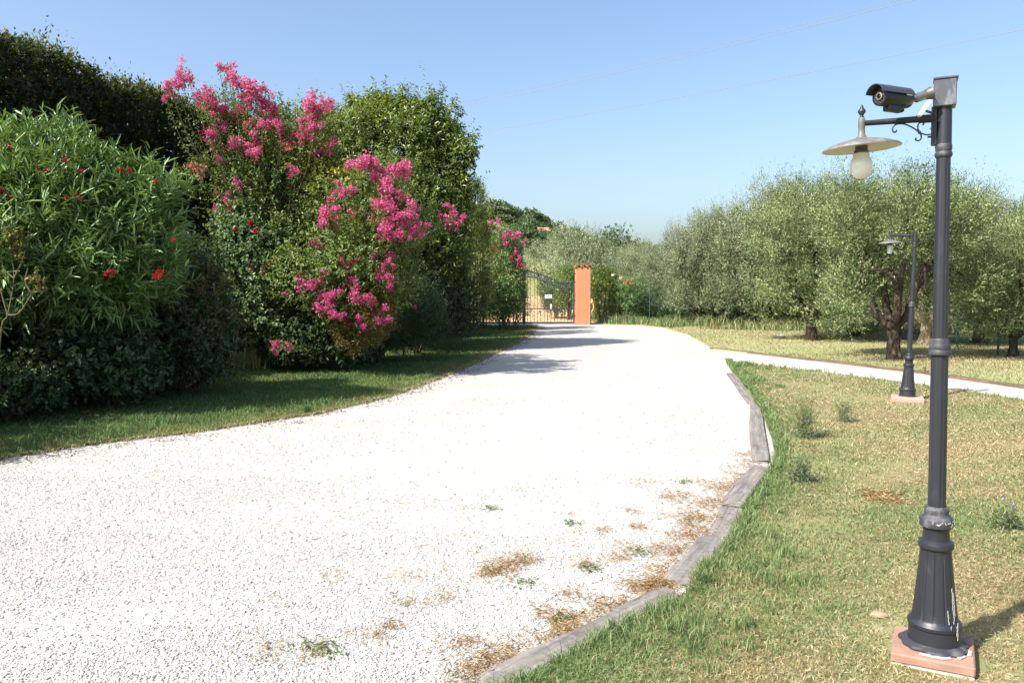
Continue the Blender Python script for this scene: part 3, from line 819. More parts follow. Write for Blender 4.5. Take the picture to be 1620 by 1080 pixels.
    smooth_shade(MB().lathe([(.022, 2.20), (.024, 2.19), (.0245, 2.166), (.029, 2.163), (.029, 2.154), (.026, 2.152)], 28, c=c3).build('socket', M['galv'], t), 40)
    if clear:
        prof = [(.026, 2.145), (.030, 2.135), (.034, 2.11), (.032, 2.07), (.029, 2.04), (.022, 2.032), (.004, 2.03)]
    else:
        prof = [(.026, 2.157), (.034, 2.146)] + [(.0450 * math.cos(a), 2.100 + .052 * math.sin(a)) for a in np.linspace(.80, -1.5, 16)]
    smooth_shade(MB().lathe(prof, 40, c=c3).build('globe', M['glass'] if clear else M['globe'], t), 70)
    if worn:     # white drips and flaked flange
        mb = MB(); rng = R(4)
        for a, za, zb, w in ((-1.12, .15, .345, .0032), (-1.16, .16, .215, .006), (-1.45, .195, .262, .0035), (-1.02, .24, .33, .0018)):
            zz = np.linspace(za, zb, 14)
            for z in zz:
                rr = (.102 - .033 * max(0, (z - .212) / .28) ** .85 if z > .21 else .120) + .003
                aa = a + .012 * rng.standard_normal()
                mb.box((rr * math.cos(aa), rr * math.sin(aa), z), (.0022, w * (.35 + .8 * rng.random()), (zb - za) / 13), rz=aa)
        for _ in range(16):
            aa = rng.uniform(-2.4, -.7); rr = .0765
            mb.box((rr * math.cos(aa), rr * math.sin(aa), rng.uniform(.606, .628)), (.002, rng.uniform(.002, .007), rng.uniform(.002, .006)), rz=aa)
        mb.build('paint_drips', M['drip'], t)
        pr = [(.122, z0 - .001), (.146, z0 + .001), (.150, z0 + .008), (.146, z0 + .016), (.132, z0 + .022), (.114, z0 + .026)]
        ph = rng.random(8) * 6
        def fr(k, a_):
            j = 1 + .03 * math.sin(3 * a_ + ph[0]) + .03 * math.sin(7 * a_ + ph[1]) + .03 * math.sin(13 * a_ + ph[2])
            return j if 0 < k < 5 else 1
        smooth_shade(MB().lathe(pr, 72, flute=fr, cap=False).build('flange', M['paint_worn'], t), 40)
        for a in (-2.0, -1.75, -1.25, -.8, -2.3):
            MB().box((.158 * math.cos(a), .158 * math.sin(a), z0 + .0035), (.018, .05, .007), rz=a + .2, bev=.002).build('mortar_crumb', M['drip'], t)
    for ch in t.children:
        if ch.name.split('.')[0] in ('base', 'lower_collar', 'pole', 'middle_collar', 'upper_pole', 'upper_collar', 'top_sleeve', 'paint_drips', 'flange', 'mortar_crumb'):
            ch.scale = (.86, .86, 1)
    t.rotation_euler = (0, math.radians(-1.1 if worn else .8), 0)
    return t
near_loc = (1.793, 3.228, 0)
lamp(near_loc, 'tall black lamp post in the near right with a camera and metal box on top', math.radians(180 - 12), True, False)
lamp((5.42, 10.67, 0), 'smaller looking dark lamp post farther back before the olive trees', math.radians(180 - 10), False, True)

# junction box on the lamp, white plate, camera
nl = np.array(near_loc)
t = thing('junction_box', 'weathered grey metal box capping the near lamp post', 'junction box', nl + [-.045, 0, 2.318], math.radians(-27))
MB().box((0, 0, .053), (.082, .080, .106), bev=.003).build('housing', M['galv'], t)
MB().box((.001, 0, .110), (.089, .087, .009), bev=.003).build('lid', M['galv'], t)
t = thing('white_plate', 'slanting white metal plate between the lamp arm and the box', 'bracket plate', p3(1462, 172, 3.18))
a = math.radians(-38); rot = [[math.cos(a), 0, math.sin(a)], [0, 1, 0], [-math.sin(a), 0, math.cos(a)]]
a = math.radians(36); rot = Matrix.Rotation(a, 3, 'Y')
MB().box((0, 0, 0), (.014, .024, .072), rot=np.array(rot), bev=.002).build('plate', M['white_metal'], t)
MB().tube([(.010, 0, -.01), (.045, .03, -.01)], .005, 8).build('bolt', M['chrome'], t)

cz = 2.435
t = thing('security_camera', 'black bullet security camera with hood mounted on the near lamp post box', 'security camera', p3(1392, 153, 3.14) + [.066 * .93, .066 * .38, 0])
ax = unit(np.array([-.93, -.38, .01])); upv = np.array([0, 0, 1.0]); sd = unit(np.cross(ax, upv)); uu = np.cross(sd, ax)
def cl(a_, b_, c_): return (ax * a_ + sd * b_ + uu * c_) * .87
def cam_cyl(prof, seg=40):    # prof (r, distance along axis)
    mb = MB(); V = []; Fc = []
    for r_, s_ in prof:
        for i in range(seg):
            q = 2 * math.pi * i / seg
            V.append(cl(s_, r_ * math.cos(q), r_ * math.sin(q)))
    for k in range(len(prof) - 1):
        for i in range(seg):
            j = (i + 1) % seg
            Fc.append((k * seg + i, k * seg + j, (k + 1) * seg + j, (k + 1) * seg + i))
    Fc.append(tuple(range(seg - 1, -1, -1))); Fc.append(tuple((len(prof) - 1) * seg + i for i in range(seg)))
    return mb.add(V, Fc)
smooth_shade(cam_cyl([(.020, -.105), (.036, -.095), (.042, -.07), (.042, .075), (.040, .079), (.037, .079), (.036, .074)]).build('body', M['cam_black'], t), 40)
fc = cam_cyl([(.0355, .070), (.0355, .0755)]).build('front_glass', M['cam_black'], t)
mb = MB()
for k in range(24):
    q = k * 2 * math.pi / 24; rr = .027 + (.0035 if k % 2 else -.0015)
    c_ = cl(.0765, rr * math.cos(q), rr * math.sin(q)); mb.box(tuple(c_), (.0035, .0035, .0035))
mb.build('infrared_lamp_ring', M['led'], t)
lens = cam_cyl([(.0165, .076), (.0165, .083), (.0125, .084), (.0122, .0775)]); lo = lens.build('lens_ring', M['brass'], t); smooth_shade(lo, 40)
smooth_shade(cam_cyl([(.0120, .074), (.0120, .0795), (.008, .082), (.001, .083)]).build('lens', M['lens'], lo), 70)
# hood: curved sheet with thickness
V = []; Fc = []; ns, na = 2, 22
for layer in (.0, .003):
    for s_ in (-.085, .112):
        for i in range(na + 1):
            q = math.radians(12 + 156 * i / na); rr = .0475 + layer
            V.append(cl(s_ - (.012 * (1 - abs(math.cos(q))) * 0), rr * math.cos(q), rr * math.sin(q) + .002))
k = na + 1
def qd(a_, b_, c_, d_): Fc.append((a_, b_, c_, d_))
for i in range(na):
    qd(i, i + 1, k + i + 1, k + i); qd(2 * k + i, 3 * k + i, 3 * k + i + 1, 2 * k + i + 1)
    qd(i, 2 * k + i, 2 * k + i + 1, i + 1); qd(k + i, k + i + 1, 3 * k + i + 1, 3 * k + i)
qd(0, k, 3 * k, 2 * k); qd(na, 2 * k + na, 3 * k + na, k + na)
smooth_shade(MB().add(V, Fc).build('hood', M['cam_hood'], t), 50)
mb = MB(); mrot = np.stack([ax, sd, uu], 1)
mb.box(tuple(cl(-.01, 0, -.046)), (.085, .034, .026), rot=mrot, bev=.004)
mb.build('mount_block', M['cam_black'], t)
MB().box(tuple(cl(.03, 0, .0515)), (.03, .012, .004), rot=mrot).build('hood_screw', M['cam_black'], t)
mb = MB(); e0 = cl(-.10, 0, -.002); e1 = p3(1474, 147, 3.19) - np.array(t.location)
mb.tube([e0, e0 + (e1 - e0) * .35], [.010, .014], 16); mb.tube([e0 + (e1 - e0) * .3, e0 + (e1 - e0) * .75], [.018, .018], 18); mb.tube([e0 + (e1 - e0) * .75, e1], [.020, .026], 18)
smooth_shade(mb.build('wall_bracket', M['chrome'], t), 40)
MB().box(tuple(cl(-.055, -.045, .012)), (.03, .002, .008), rot=mrot).build('white_clip', M['white_metal'], t)

# ---------------------------------------------------------------- gate, pillar
GY = 32.4
px_l, px_m, px_r = p3(748, 500, GY)[0], p3(829, 500, GY)[0], p3(909, 500, GY)[0]
t = thing('gate_pillar', 'orange rendered gate pillar with terracotta tiles on top', 'pillar', (p3(922.5, 500, 32.2)[0], 32.5, 0))
MB().box((0, 0, 1.17), (.60, .60, 2.34), bev=.01).build('shaft', M['orange'], t)
for k in range(3):
    mb = MB(); V = []; Fc = []; na = 10
    for lay in (0, .018):
        for y in (-.36, .36):
            for i in range(na + 1):
                q = math.pi * i / na; V.append(((k - 1) * .225 + (.115 + lay * .5) * math.cos(q), y, 2.345 + (.095 + lay) * math.sin(q)))
    kk = na + 1
    for i in range(na):
        Fc += [(i, i + 1, kk + i + 1, kk + i), (2 * kk + i, 3 * kk + i, 3 * kk + i + 1, 2 * kk + i + 1), (i, 2 * kk + i, 2 * kk + i + 1, i + 1), (kk + i, kk + i + 1, 3 * kk + i + 1, 3 * kk + i)]
    mb.add(V, Fc).build('roof_tile', M['roof_tile'], t)
for z in (.35, 1.0, 1.75, 2.1):
    MB().tube([(-.30, -.1, z), (-.36, -.1, z)], .03, 8).build('hinge', M['iron_black'], t)
mb = MB(); mb.box((.33, -.22, 0.93), (.05, .12, .16), bev=.02)
t2 = thing('hose', 'yellow hose with nozzle hanging on the right side of the orange pillar', 'hose', t.location)
smooth_shade(MB().tube([(.34, -.26, .92), (.42, -.28, .84), (.43, -.28, .70), (.37, -.26, .56), (.33, -.24, .48)], .022, 8, sub=4).build('hose_tube', M['hose'], t2), 60)
MB().lathe([(.02, .86), (.055, .90), (.055, .98), (.02, 1.06)], 12, c=(.36, -.26, 0)).build('nozzle', M['hose'], t2)
MB().box((p3(748, 500, GY)[0] - .3, 32.7, 1.17), (.6, .6, 2.34), bev=.01)
t3 = thing('gate_pillar', 'orange gate pillar hidden behind the shrubs left of the gate', 'pillar', (px_l - .36, 32.5, 0))
MB().box((0, 0, 1.17), (.60, .60, 2.34), bev=.01).build('shaft', M['orange'], t3)

gate = thing('iron_gate', 'blue black wrought iron double gate across the end of the drive', 'gate', (px_m, GY, 0))
def top_z(fr): return 2.22 - .52 * min(1, fr / .72) ** 1.6 * 1.0 + (.06 * max(0, fr - .72) / .28)
for sgn, wid in ((1, px_r - px_m), (-1, px_m - px_l)):
    leaf_p = MB(); bars = MB(); deco = MB()
    leaf_p.box((sgn * (wid - .03), 0, .88), (.05, .05, 1.66))
    leaf_p.box((sgn * .04, 0, 1.13), (.05, .05, 2.2))
    for z in (.09, .66): leaf_p.box((sgn * wid / 2, 0, z), (wid, .04, .045))
    for dz in (0, -.22):
        leaf_p.tube([(sgn * wid * q, 0, top_z(q) + dz) for q in np.linspace(0.01, 1, 16)], .022, 8)
    nb = 15
    for i in range(1, nb):
        q = i / nb; leaf_x = sgn * wid * q
        bars.tube([(leaf_x, 0, .09), (leaf_x, 0, top_z(q) + (.10 if i % 2 else .0))], .0115, 6)
        if i % 2:
            for z in (.22, .38, .53): deco.lathe([(.002, z - .04), (.034, z), (.002, z + .04)], 6, c=(leaf_x, 0, 0))
        else:
            for z in (.30, .46): deco.lathe([(.002, z - .03), (.026, z), (.002, z + .03)], 6, c=(leaf_x, 0, 0))
        cc = top_z(q) - .11
        pts = [(leaf_x + sgn * wid / nb * .5 + .05 * math.cos(a_), 0, cc + .07 * math.sin(a_)) for a_ in np.linspace(0, 5.2, 9)]
        deco.tube(pts, .009, 5)
    lf = leaf_p.build('gate_leaf', M['iron'], gate)
    bars.build('bars', M['iron'], lf); deco.build('ornament', M['iron_black'], lf)
MB().box((0, -.03, 1.12), (.06, .06, 2.24)).tube([(0, -.03, 2.24), (0, -.03, 2.42)], [.03, .003], 8).build('meeting_post', M['iron_black'], gate)
lb = MB().box((-.02, -.09, 1.24), (.26, .10, .34), bev=.02).build('lock_box', M['lock'], gate)
MB().lathe([(.01, 1.45), (.05, 1.52), (.045, 1.60), (.01, 1.68)], 8, c=(-.02, -.05, 0)).build('knob', M['iron_black'], gate)
for px, py, w, h, lab in ((864.5, 469, .135, .15, 'left white notice plate on the gate bars'), (870.5, 469, .135, .15, 'right white notice plate on the gate bars')):
    c_ = p3(px, py, GY - .05)
    o = MB().box((0, 0, 0), (w, .01, h), bev=.003).build('notice_plate', M['sign_white']); o.location = tuple(c_); tag(o, lab, 'sign', 'white plates on the gate')
t4 = thing('gate_stop', 'white tube fixed low on the gate bars', 'tube', p3(872, 484, GY - .06))
smooth_shade(MB().lathe([(.03, -.13), (.04, -.12), (.04, .06), (.03, .08)], 14).build('tube_body', M['sign_white'], t4), 50)
MB().lathe([(.03, .08), (.028, .13)], 12).build('cap', M['iron_black'], t4)

# green wire fence
t = thing('wire_fence', 'green wire mesh fence with thin posts behind the olive trees', 'fence', (0, 0, 0))
pts = [(3.35, 33.4), (13.4, 33.4), (12.4, 25.0), (10.95, 17.6), (10.4, 12.0)]
posts = []
for a_, b_ in zip(pts[:-1], pts[1:]):
    a_ = np.array(a_); b_ = np.array(b_); n = max(1, int(round(np.linalg.norm(b_ - a_) / 2.4)))
    for k in range(n): posts.append(a_ + (b_ - a_) * k / n)
posts.append(np.array(pts[-1]))
for p_ in posts: MB().tube([(p_[0], p_[1], 0), (p_[0], p_[1], 1.55)], .025, 6).build('post', M['green_wire'], t)
for a_, b_ in zip(posts[:-1], posts[1:]):
    mb = MB(); L_ = np.linalg.norm(b_ - a_)
    for k in range(1, int(L_ / .1)):
        q = a_ + (b_ - a_) * k * .1 / L_; mb.tube([(q[0], q[1], .05), (q[0], q[1], 1.45)], .0025, 3, cap=False)
    for z in np.arange(.05, 1.5, .1): mb.tube([(a_[0], a_[1], z), (b_[0], b_[1], z)], .0025, 3, cap=False)
    mb.build('mesh_panel', M['green_wire'], t)

# ---------------------------------------------------------------- olive trees
def olive_parts(seed, H=4.8, main=False):
    rng = R(seed); tr = MB(); blobs = []
    fork = .75 + .2 * rng.random()
    lean = rng.uniform(-.12, .12)
    tr.tube([(0, 0, -.05), (0, 0, .08), (lean * .4, .02, .35), (lean, 0, fork), (lean, 0, fork + .12)], [.27, .19, .14, .13, .10], 20, .16, rng, sub=4)
    nl_ = 4 + int(rng.random() * 2)
    dirs = [2.75, .35, 4.4, 1.5, 5.6][:nl_] if main else [rng.random() * .8 + k * 2 * math.pi / nl_ for k in range(nl_)]
    for k, a in enumerate(dirs):
        r1 = (.55 if main and k < 2 else rng.uniform(.35, .7)); hh = rng.uniform(.62, .86) * H
        p0 = np.array([lean, 0, fork - .1]); c, s = math.cos(a), math.sin(a)
        p1 = p0 + [c * r1 * .6, s * r1 * .6, .32]; p2 = p0 + [c * r1 * .95, s * r1 * .95, .85]; p3_ = np.array([c * r1 * 1.5, s * r1 * 1.5, hh * .72]); p4 = np.array([c * (r1 + .7), s * (r1 + .7), hh])
        tr.tube([p0, p1, p2, p3_, p4], [.12, .10, .075, .04, .015], 12, .14, rng, sub=4)
        for _ in range(3):
            b = a + rng.uniform(-1.1, 1.1); q = p2 + (p3_ - p2) * rng.random()
            e = np.array([math.cos(b) * rng.uniform(1.1, 1.75), math.sin(b) * rng.uniform(1.1, 1.75), rng.uniform(1.7, H * .85)])
            tr.tube([q, (q + e) / 2 + [0, 0, .25], e], [.045, .03, .01], 7, .08, rng, sub=3)
            blobs.append((*e, rng.uniform(.45, .7), rng.uniform(.45, .7), rng.uniform(.55, .85)))
        blobs.append((*(p4 + [0, 0, -.25]), rng.uniform(.5, .75), rng.uniform(.5, .75), rng.uniform(.5, .85)))
        blobs.append((c * 1.25, s * 1.25, rng.uniform(1.6, 2.1), .7, .7, rng.uniform(.55, .8)))
    blobs.append((0, 0, H * .72, .9, .9, .9)); blobs.append((.1, -.2, H * .55, 1.1, 1.1, .8))
    return tr, blobs
OL = []
root0 = thing('olive_tree', '', 'olive tree'); COL.objects.unlink(root0); bpy.data.objects.remove(root0)
for k, (seed, mt, main) in enumerate(((51, 'olive_green', True), (52, 'olive', False), (53, 'olive', False), (54, 'olive_green', False))):
    tr, bl = olive_parts(seed, main=main); rng = R(seed + 100)
    for j in range(9):
        a_ = j * .7 + rng.random() * .4; bl.append((1.25 * math.cos(a_), 1.25 * math.sin(a_), rng.uniform(.95, 1.7), rng.uniform(.45, .7), rng.uniform(.45, .7), rng.uniform(.45, .65)))
        bl.append((1.35 * math.cos(a_ + .5), 1.35 * math.sin(a_ + .5), rng.uniform(2.0, 3.9), rng.uniform(.3, .5), rng.uniform(.3, .5), rng.uniform(.5, .9)))
        bl.append((1.0 * rng.normal() * .7, 1.0 * rng.normal() * .7, rng.uniform(3.9, 4.6), rng.uniform(.25, .4), rng.uniform(.25, .4), rng.uniform(.45, .75)))
        bl.append((.9 * math.cos(a_ + .3), .9 * math.sin(a_ + .3), rng.uniform(2.3, 3.6), .75, .75, .8))
    if main: bl = [b for b in bl if not (b[1] < .6 and abs(b[0]) < 1.4 and b[2] < 2.9)]
    V, Fq, rn = foliage(bl, 12500, 10, .060, .018, .25, rng, up=.6, shell=.62, lump=.40, freq=4.6, spread=.7, simple=True, reject=.45, tip=.12, hole=-.30)
    OL.append((tr, (V, Fq, rn), mt))
def make_olive(k, first):
    tr, (V, Fq, rn), mt = OL[k]
    if first[k] is None:
        t = thing('olive_tree', 'x', 'olive tree', group='olive trees in the grove')
        trunk = smooth_shade(tr.build('trunk', M['bark'], t), 60)
        crown = mesh_np('crown', V, Fq, M[mt], t, attrs={'rnd': rn})
        first[k] = t; return t
    r = first[k].copy(); COL.objects.link(r)
    for ch in first[k].children:
        c = ch.copy(); COL.objects.link(c); c.parent = r
    return r
first = [None] * 4
olives = [
    (1415, 573, 262, 16.6, 0, 0.0, 1.12, 'big forked olive tree right behind the far lamp post'),
    (1283, 540, 282, None, 3, 0.4, 1.0, 'olive tree with a short pale trunk left of the forked one'),
    (1350, 536, 280, 24.5, 1, 2.1, 1.0, 'olive tree with a slanting trunk between the pale trunk and the fork'),
    (1205, 520, 292, None, 2, 1.1, .95, 'tall olive tree midway along the grove, trunk in high grass'),
    (1140, 515, 322, 31.0, 1, 4.0, .80, 'slim olive tree second from the left end of the tall row'),
    (1098, 514, 332, 31.5, 2, 5.2, .78, 'olive tree at the left end of the tall row with a thick pale trunk'),
    (1050, 505, 384, 38.0, 1, 0.9, .95, 'lower silvery olive tree left of the tall row'),
    (1010, 503, 392, 41.0, 2, 2.2, .95, 'lowest silvery olive tree nearest the pillar shrubs'),
    (1602, 572, 342, 17.3, 3, 2.6, .95, 'olive tree cut by the right edge with a dark twisted trunk'),
    (1546, 545, 306, 21.5, 1, 3.3, 1.1, 'olive tree behind the fence right of the near lamp post'),
    (1462, 545, 278, 21.0, 2, 5.0, 1.0, 'olive tree with a pale upright trunk behind the lamp posts'),
    (1244, 512, 282, 33.0, 0, 1.7, .9, 'back row olive tree between two front trees left of centre'),
    (1318, 512, 274, 32.0, 2, 3.9, .95, 'back row olive tree poking above the grove with thin shoots'),
    (1395, 514, 290, 31.0, 3, .2, 1.0, 'back row olive tree filling behind the forked tree'),
    (1500, 516, 300, 30.0, 1, 2.0, 1.0, 'back row olive tree behind the near pole'),
    (1590, 520, 330, 28.0, 2, 1.0, 1.05, 'back row olive tree beyond the fence at the right'),
    (1660, 560, 300, 19.5, 0, 4.4, 1.0, 'olive tree mostly outside the right edge'),
    (1165, 508, 330, 36.0, 3, 2.9, .9, 'shaded back row olive tree near the left end'),
]
for px, py, ptop, Yd, k, rz, wsc, lab in olives:
    b = g(px, py)
    if Yd is None: Yd = b[1]
    x = p3(px, py, Yd)[0]
    htop = p3(px, ptop, Yd)[2]
    t = make_olive(k, first)
    s = htop / 5.02
    t.location = (x, Yd, 0.02); t.rotation_euler = (0, 0, rz); t.scale = (s * wsc, s * wsc, s)
    t["label"] = lab
    if lab.startswith('olive tree with a pale upright'):
        for ch in t.children:
            if ch.name.startswith('trunk'):
                ch.data = ch.data.copy(); ch.data.materials[0] = M['bark_pale']
# olives and trees beyond the gate
def clump_tree(name, base, H, Rr, seed, mat, label, cat, n_tw, per, L, W, group=None, trunk=True, low=.25, simple=True, tl=.25, up=.4, hole=-9, tip=.05, nb=9):
    rng = R(seed); bl = []
    for k in range(nb):
        a = rng.random() * 6.28; q = rng.random() ** .5 * .6
        z = H * (low + (1 - low) * (.15 + .68 * rng.random()))
        f = 1 - .45 * ((z / H - .5) * 1.6) ** 2
        bl.append((math.cos(a) * q * Rr * f, math.sin(a) * q * Rr * f, z, Rr * .5 * f, Rr * .5 * f, H * (1 - low) * rng.uniform(.20, .30)))
    bl.append((0, 0, H * (low + (1 - low) * .5), Rr * .7, Rr * .7, H * (1 - low) * .42))
    t = thing(name, label, cat, base, 0, group)
    V, Fq, rn = foliage(bl, n_tw, per, L, W, tl, rng, up=up, shell=.6, lump=.22, freq=6 / Rr, spread=.85, simple=simple, reject=.45, tip=tip, hole=hole)
    mesh_np('crown' if trunk else 'foliage', V, Fq, M[mat], t, attrs={'rnd': rn})
    tr = MB()
    tr.tube([(0, 0, -.05), (0, 0, H * low), (0, 0, H * .55)], [H * .04, H * .03, H * .012], 8, .1, rng, sub=3)
    for k in range(5):
        b = bl[k]; tr.tube([(0, 0, H * low * .6), (b[0] * .5, b[1] * .5, b[2] * .6), (b[0], b[1], b[2])], [H * .02, H * .012, H * .005], 6, .05, rng, sub=2)
    tr.build('trunk' if trunk else 'stem', M['twig'] if not trunk else M['bark'], t)
    return t
def gz(px, Yd): 
    x = p3(px, 500, Yd)[0]; return np.array([x, Yd, float(terrain(x, Yd))])
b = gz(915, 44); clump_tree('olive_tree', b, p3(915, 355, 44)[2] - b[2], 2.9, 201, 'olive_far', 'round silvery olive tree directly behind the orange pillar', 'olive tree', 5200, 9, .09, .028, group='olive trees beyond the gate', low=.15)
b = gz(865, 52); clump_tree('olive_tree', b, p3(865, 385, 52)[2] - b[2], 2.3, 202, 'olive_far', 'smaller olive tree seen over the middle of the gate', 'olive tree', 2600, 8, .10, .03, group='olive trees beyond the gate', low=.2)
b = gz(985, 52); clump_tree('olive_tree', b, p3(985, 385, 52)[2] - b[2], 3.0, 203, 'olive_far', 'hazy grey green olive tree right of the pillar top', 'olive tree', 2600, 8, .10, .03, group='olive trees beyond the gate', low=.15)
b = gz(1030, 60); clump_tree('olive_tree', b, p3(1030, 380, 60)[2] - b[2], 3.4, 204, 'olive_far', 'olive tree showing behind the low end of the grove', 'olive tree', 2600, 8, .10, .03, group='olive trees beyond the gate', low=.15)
b = gz(880, 38); clump_tree('roadside_bush', b, 1.9, .95, 205, 'far_tree', 'green bush seen through the right half of the gate', 'bush', 1500, 8, .06, .03, trunk=False, low=.02)
b = gz(900, 36.5); clump_tree('roadside_bush', b, 2.5, .8, 206, 'tree', 'leafy bush pressed against the gate beside the pillar', 'bush', 1500, 8, .06, .03, trunk=False, low=.02)
b = gz(972, 90); clump_tree('green_tree', b, p3(960, 362, 90)[2] - b[2], 3.0, 207, 'far_tree', 'dark tree showing behind the right of the round olive', 'tree', 900, 7, .25, .12, low=.2)
b = gz(1000, 110); clump_tree('green_tree', b, p3(1000, 384, 110)[2] - b[2], 4.0, 208, 'far_tree', 'distant dark green tree at the low point of the skyline', 'tree', 900, 7, .25, .12, low=.1)

# far hillside trees
rng = R(77); var = []
for k in range(4):
    bl = [(rng.normal() * .25, rng.normal() * .25, .45 + .15 * rng.random(), .38, .38, .35) for _ in range(4)]
    V, Fq, rn = foliage(bl, 260, 4, .14, .09, .1, rng, up=.2, shell=.5, lump=.2, freq=7, simple=True, reject=.4)
    t = thing('hill_tree', 'small round dark green tree on the far hillside', 'tree', (0, 0, 0), 0, 'trees on the far hillside')
    mesh_np('crown', V, Fq, M['far_tree'], t, attrs={'rnd': rn})
    MB().tube([(0, 0, -.1), (0, 0, .4)], [.04, .02], 6).build('trunk', M['bark'], t)
    var.append([t, False])
for i in range(170):
    Yd = rng.uniform(210, 330); px = rng.uniform(755, 1090)
    b = gz(px, Yd); s = rng.uniform(3.8, 6.2)
    if i < 9: Yd = rng.uniform(285, 305); px = (782, 800, 812, 838, 852, 858, 905, 790, 822)[i]; b = gz(px, Yd); s = rng.uniform(5, 8)
    v_ = var[int(rng.integers(0, 4))]
    if not v_[1]: r = v_[0]; v_[1] = True
    else:
        r = v_[0].copy(); COL.objects.link(r)
        for ch in v_[0].children:
            c = ch.copy(); COL.objects.link(c); c.parent = r
    r.location = tuple(b); r.scale = (s * rng.uniform(.9, 1.3), s, s * rng.uniform(.8, 1.1)); r.rotation_euler = (0, 0, rng.random() * 6)
b = gz(846, 262)
b[2] = p3(846, 368, 262)[2] - 4.2
t = thing('hill_house', 'pale house among the trees on the far hill', 'house', b, .3)
MB().box((0, 0, 2.2), (9, 7, 4.6)).build('wall', M['house'], t)
MB().add([(-4.8, -3.9, 4.5), (4.8, -3.9, 4.5), (4.8, 3.9, 4.5), (-4.8, 3.9, 4.5), (-4.8, 0, 6), (4.8, 0, 6)], [(0, 1, 5, 4), (3, 4, 5, 2), (0, 4, 3), (1, 2, 5), (3, 2, 1, 0)]).build('roof', M['house_roof'], t)
for x in (-2.5, 2.5): MB().box((x, -3.52, 2.4), (1, .1, 1.4)).build('window', M['iron_black'], t)

# ---------------------------------------------------------------- shrubs right of the pillar
def shrub(name, label, cat, base, blobs, mat, n_tw, per, L, W, tl, seed, group=None, stems=8, stem_mat='twig', shoots=None, **kw):
    rng = R(seed); base = np.asarray(base, float)
    bl = np.array(blobs, float); bl[:, :3] -= base
    t = thing(name, label, cat, base, 0, group)
    V, Fq, rn = foliage(bl, n_tw, per, L, W, tl, rng, **kw)
    if shoots:
        kw2 = dict(kw); kw2.update(up=2.2, shell=.12)
        v2, f2, r2 = foliage(bl, shoots[0], shoots[2], L * .85, W * .85, shoots[1], rng, **kw2)
        V, Fq, rn = merge([(V, Fq, rn), (v2, f2, np.clip(r2 + .15, 0, 1))])
    mesh_np('foliage', V, Fq, M[mat], t, attrs={'rnd': rn})
    tr = MB()
    for k in range(stems):
        b = bl[k % len(bl)]; a0 = rng.standard_normal(3) * [.12, .12, 0]
        e = b[:3] + rng.standard_normal(3) * b[3:6] * .35
        foot = np.array([b[0] * .45, b[1] * .45, -.03]) + a0
        tr.tube([foot, foot * .5 + e * .5 + [0, 0, .1 * e[2]] + rng.standard_normal(3) * .06, e], [.028, .02, .008], 7, .08, rng, sub=4)
    tr.build('stem', M[stem_mat], t)
    return t
def pb(px, py, Yd, rx, rz_, ry=None):
    """blob from the picture: centre, half-width and half-height in photo pixels"""
    c = p3(px, py, Yd); s = Yd / F_PX
    return (*c, rx * s, (ry if ry else rx * s), rz_ * s)
def flowers(t, spots, mat, r, n, size, seed, name='flower_cluster', cone=1.3, lab=None):
    """spots: world points; each a puffy panicle of small petals"""
    rng = R(seed); base = np.array(t.location); protos = []
    for k in range(5):
        c = []; nn = n
        nb_ = 6
        cen = rng.standard_normal((nb_, 3)) * .36 * np.array([1, 1, cone])
        idx = rng.integers(0, nb_, nn)
        O = cen[idx] + unit(rng.standard_normal((nn, 3))) * (rng.random((nn, 1)) ** .5) * .42
        D = rng.standard_normal((nn, 3)); Nn = unit(O) + rng.standard_normal((nn, 3)) * .5
        V, Fq, kk = leaf_mesh(O * r, D, Nn, size * (.6 + .8 * rng.random(nn)), size * .9, True)
        rn = np.clip(.5 + .25 * rng.standard_normal(nn) + .25 * O[:, 2], 0, 1)
        protos.append((V, Fq, np.repeat(rn, kk)))
    meshes = []
    for i, s in enumerate(spots):
        k = i % 5
        loc = np.asarray(s[:3]) - base; scl = (s[3] if len(s) > 3 else 1) * rng.uniform(.8, 1.2)
        if k >= len(meshes):
            o = mesh_np(name, protos[k][0], protos[k][1], M[mat], t, attrs={'rnd': protos[k][2]}); meshes.append(o)
        else:
            o = meshes[k].copy(); COL.objects.link(o); o.parent = t
        o.location = tuple(loc); o.scale = (scl, scl, scl); o.rotation_euler = (rng.normal() * .4, rng.normal() * .4, rng.random() * 6.28)
        if lab: o["label"] = lab

shrub('laurel_bush', 'yellow green bush touching the right side of the orange pillar', 'bush', gz(952, 33.6), [pb(948, 445, 33.8, 18, 22), pb(955, 475, 33.8, 20, 34), pb(962, 440, 34.2, 14, 14)], 'tree', 1500, 8, .07, .035, .18, 301, shell=.6, lump=.2, simple=True, reject=.4)
t = shrub('oleander_bush', 'oleander with salmon and white flowers right of the orange pillar', 'oleander', gz(990, 33.8), [pb(985, 478, 34.0, 22, 34), pb(1000, 465, 34.2, 18, 22), pb(975, 485, 33.8, 14, 26)], 'oleander', 1400, 8, .11, .022, .22, 302, shell=.6, lump=.2, simple=True, reject=.4, up=.9)
flowers(t, [p3(x, y, 33.4) for x, y in ((985, 440), (992, 444), (1000, 442), (996, 448), (1004, 446), (988, 448))], 'salmon', .09, 30, .05, 303, cone=.8)
flowers(t, [p3(x, y, 33.4) for x, y in ((970, 435), (981, 440), (1053, 512))][:2], 'white_petal', .11, 60, .05, 304, cone=.8)
shrub('understory_bush', 'dim mixed bush along the fence below the low olive trees', 'bush', gz(1040, 34.5), [pb(1030, 480, 34.8, 24, 26), pb(1062, 485, 34.8, 22, 24), pb(1015, 490, 34.4, 14, 20)], 'dark', 1500, 8, .07, .03, .18, 305, shell=.6, lump=.2, simple=True, reject=.4)

